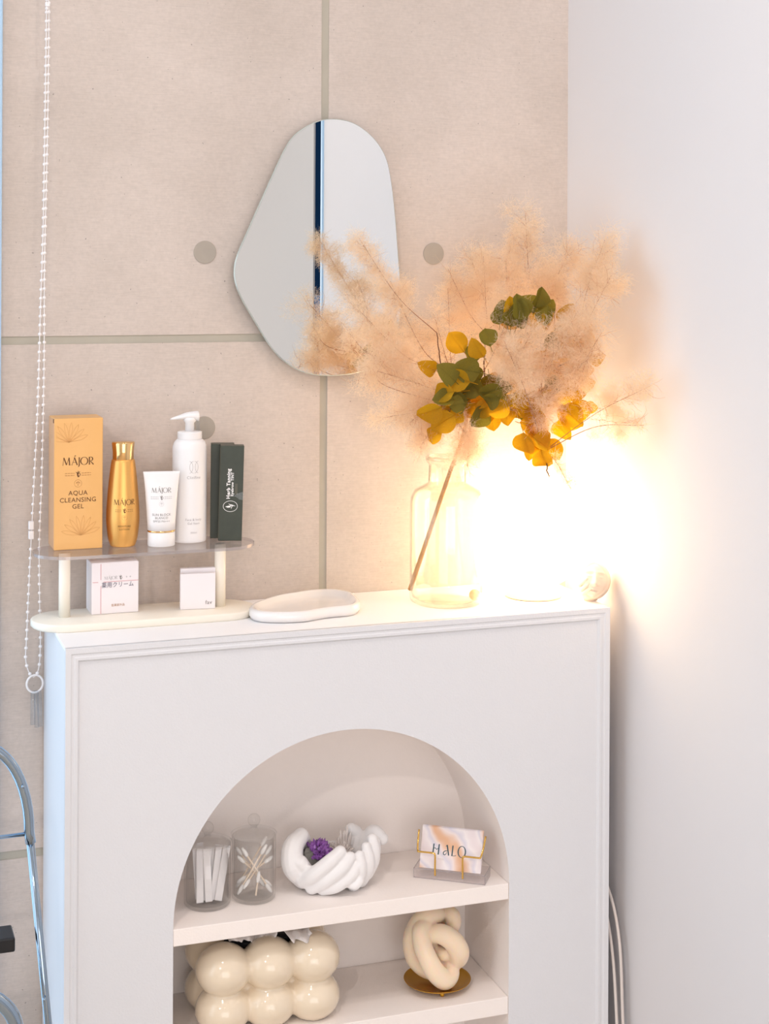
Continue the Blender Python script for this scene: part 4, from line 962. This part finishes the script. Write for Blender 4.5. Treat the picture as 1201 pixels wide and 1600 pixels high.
B0 = Vector(TWIGS[0][0]); B0.z = ZT+.0065
sb = thing('smoke_bush_branch', 'dried smoke bush branch with fluffy peach plumes and yellow-green leaves in the glass vase', 'branch', B0)
def loc_(p): return Vector(p)-B0
main = [loc_(p) for p in TWIGS[0]]
ms = part('main_stem', *tube(smooth_path(main, 10), .0034, 12, .0022), M['stem'], sb, True)
part('stub', *tube(smooth_path([main[2]+(main[3]-main[2])*.2, main[2]+Vector((.004, -.002, .012)), main[2]+Vector((.010, -.004, .018))], 5), .0010, 8, .0006), M['stem'], ms, True)
for tw in TWIGS[1:]:
    P = smooth_path([loc_(p) for p in tw], 8)
    P = [p+Vector((random.gauss(0, .0006), random.gauss(0, .0006), random.gauss(0, .0006))) if 0 < i < len(P)-1 else p for i, p in enumerate(P)]
    part('side_twig', *tube(P, .0013, 7, .0006), M['twig'], sb, True)
# leaves: rounded blades with a folded midrib, petiole and slight curl
def leaf_mesh(curl, fold, wav, material):
    V, Fc = [], []; nu, nv = 10, 7
    for i in range(nu):
        u = i/(nu-1); wd_ = .44*math.sin(PI*min(1, u**.82*1.0))**.62*(1-.12*(u-.5)) if 0 < i < nu-1 else .02
        for j in range(nv):
            v = -1+2*j/(nv-1); x = wd_*v; z = fold*abs(v)*wd_*1.2+curl*(u-.2)**2+wav*math.sin(u*9+v*3)*abs(v)
            V.append((x, u, z))
    for i in range(nu-1):
        for j in range(nv-1): Fc.append((i*nv+j, i*nv+j+1, (i+1)*nv+j+1, (i+1)*nv+j))
    g2 = tube([(0, .02, 0), (0, -.16, .01), (0, -.34, .05)], .014, 5); 
    g3 = tube([(0, u, curl*(u-.2)**2+.006) for u in (.02, .3, .6, .92)], .012, 4, .004)
    V2, F2_ = join((V, Fc), g2, g3)
    return meshdata('leaf', V2, F2_, material, True)
LM = {k: [leaf_mesh(c, f, w, M['leaf_green'] if k == 0 else M['leaf_yellow']) for c, f, w in ((-.22, .35, .03), (.30, .2, .05), (-.5, .5, .09), (.12, .6, .07))] for k in (0, 1)}
for i, (p, s, k) in enumerate(LEAVES):
    p = Vector(p)-B0; ctr = Vector((.86, 1.97, 1.17))-B0
    d = (p-ctr); d.y *= .3; d += Vector((random.gauss(0, .02), 0, random.gauss(-.004, .02))); ang = math.atan2(d.x, d.z)
    o = link('leaf', LM[k][i % 4], sb)
    R = Matrix.Rotation(math.radians(-20), 4, 'Z') @ Matrix.Rotation(ang, 4, 'Y') @ Matrix.Rotation(math.radians(90+random.uniform(-38, 38)), 4, 'X') @ Matrix.Rotation(random.uniform(-.7, .7), 4, 'Y')
    o.rotation_euler = R.to_euler(); sc_ = s*1.0; o.scale = (sc_, sc_, sc_)
    o.location = p-(R.to_3x3() @ Vector((0, .5, 0)))*sc_
    if p.x+B0.x > 1.0: o.location.x -= .012
# plumes: each a stalk with a cloud of very fine branching hairs
def plume_hairs(A, B, r, dens, seed):
    g = np.random.default_rng(seed); L = np.linalg.norm(B-A); ax_ = (B-A)/max(L, 1e-6)
    def unit(a): return a/(np.linalg.norm(a, axis=1)[:, None]+1e-9)
    def ribbons(P0, D, ln, w0, w1, seg, curl):
        n = len(P0); pts = [P0]; D = D.copy(); cv = g.normal(size=(n, 3))*curl
        for k in range(seg):
            D = unit(D+cv/seg+g.normal(size=(n, 3))*.12); pts.append(pts[-1]+D*(ln/seg)[:, None])
        side = unit(np.cross(D, g.normal(size=(n, 3)))); V = []
        for k, p in enumerate(pts):
            w = (w0+(w1-w0)*k/seg)/2; V += [p+side*w, p-side*w]
        V = np.stack(V, 1).reshape(-1, 3); m_ = 2*(seg+1)
        q = np.array([[2*k, 2*k+1, 2*k+3, 2*k+2] for k in range(seg)]); Q = (np.arange(n)[:, None, None]*m_+q[None]).reshape(-1, 4)
        return V, Q
    # thin side branches leaving the stalk
    nb = int(90*dens); t = g.random(nb); base = A+(B-A)*t[:, None]
    d = unit(unit(g.normal(size=(nb, 3)))+ax_*.5)
    V1, Q1 = ribbons(base, d, r*(.6+.4*g.random(nb)), .00034, .00018, 4, .5)
    # cloud of short curly hairs filling clumps around the stalk
    nc = max(5, int(16*dens)); tc = g.random(nc)*1.12-.06; off = unit(g.normal(size=(nc, 3)))*(r*.62*g.random(nc)**.5)[:, None]
    cc = A+(B-A)*tc[:, None]+off; cr = r*(.34+.26*g.random(nc))
    nh = int(5200*dens*(r/.04)**1.5); ci = g.integers(0, nc, nh)
    dd = unit(g.normal(size=(nh, 3))); rad = cr[ci]*g.random(nh)**.55
    hb_ = cc[ci]+dd*rad[:, None]
    out = hb_-(A+(B-A)*np.clip(((hb_-A)@ax_)/max(L, 1e-6), 0, 1)[:, None])
    hd_ = unit(unit(out)*.7+g.normal(size=(nh, 3))*.8)
    hl = (.005+.009*g.random(nh))*(r/.04)**.4
    V2, Q2 = ribbons(hb_, hd_, hl, .00026, .00013, 3, 1.1)
    V = np.concatenate([V1, V2]); V[:, 0] = np.minimum(V[:, 0], XR-.002-B0.x); V[:, 1] = np.minimum(V[:, 1], YW-.003-B0.y)
    return V, np.concatenate([Q1, Q2+len(V1)])
def branchlets(A, B, r, seed):
    g = np.random.default_rng(seed+99); gs = []
    for _ in range(26):
        t = g.random()*.95; p = A+(B-A)*t; d = g.normal(size=3)*.8+(B-A)/np.linalg.norm(B-A)*.9; d /= np.linalg.norm(d); L = r*(.5+.6*g.random())
        q = [p]
        for k in range(4):
            d = d+g.normal(size=3)*.35; d /= np.linalg.norm(d); q.append(q[-1]+d*L/4)
        gs.append(tube([Vector(v) for v in q], .00020, 3, .00008, cap=False))
        if g.random() < .7:
            d2 = g.normal(size=3); d2 /= np.linalg.norm(d2); gs.append(tube([Vector(q[2]), Vector(q[2]+d2*L*.2), Vector(q[2]+(d2+g.normal(size=3)*.4)*L*.4)], .00015, 3, .00007, cap=False))
    V, Fc = join(*gs)
    return [(min(v[0], XR-.002-B0.x), min(v[1], YW-.003-B0.y), v[2]) for v in V], Fc
def np_mesh(name, V, Q, material):
    me = bpy.data.meshes.new(name); n = len(Q); me.vertices.add(len(V)); me.vertices.foreach_set('co', V.astype(np.float32).ravel())
    me.loops.add(n*4); me.loops.foreach_set('vertex_index', Q.astype(np.int32).ravel())
    me.polygons.add(n); me.polygons.foreach_set('loop_start', np.arange(0, n*4, 4, dtype=np.int32))
    me.update(calc_edges=True); me.materials.append(material); return me
nodes_ = [Vector(q) for tw in TWIGS for q in tw[1:]]
for i, (a, b, r, dn) in enumerate(PLUMES):
    A, B = Vector(a), Vector(b)
    near = min(nodes_, key=lambda q: (q-A).length-.045*((A-q).normalized().dot((B-A).normalized())))
    if b[2] > 1.26 or a[0] < .79 or b[0] > .98: dn *= 1.45
    if B.z < 1.10: dn *= 1.7
    pl = link('flower_plume', np_mesh('flower_plume', *plume_hairs(np.array(A-B0), np.array(B-B0), r, dn*DENS, i+5), M['fuzz']), sb); pl['kind'] = 'stuff'
    part('stalk', *tube(smooth_path([near-B0, near.lerp(B, .5).lerp(A, .6)-B0, B-B0], 10), .0006, 6, .00025), M['stalk'], pl, True)
    part('branchlets', *branchlets(np.array(A-B0), np.array(B-B0), r, i), M['branchlet'], pl)['kind'] = 'stuff'
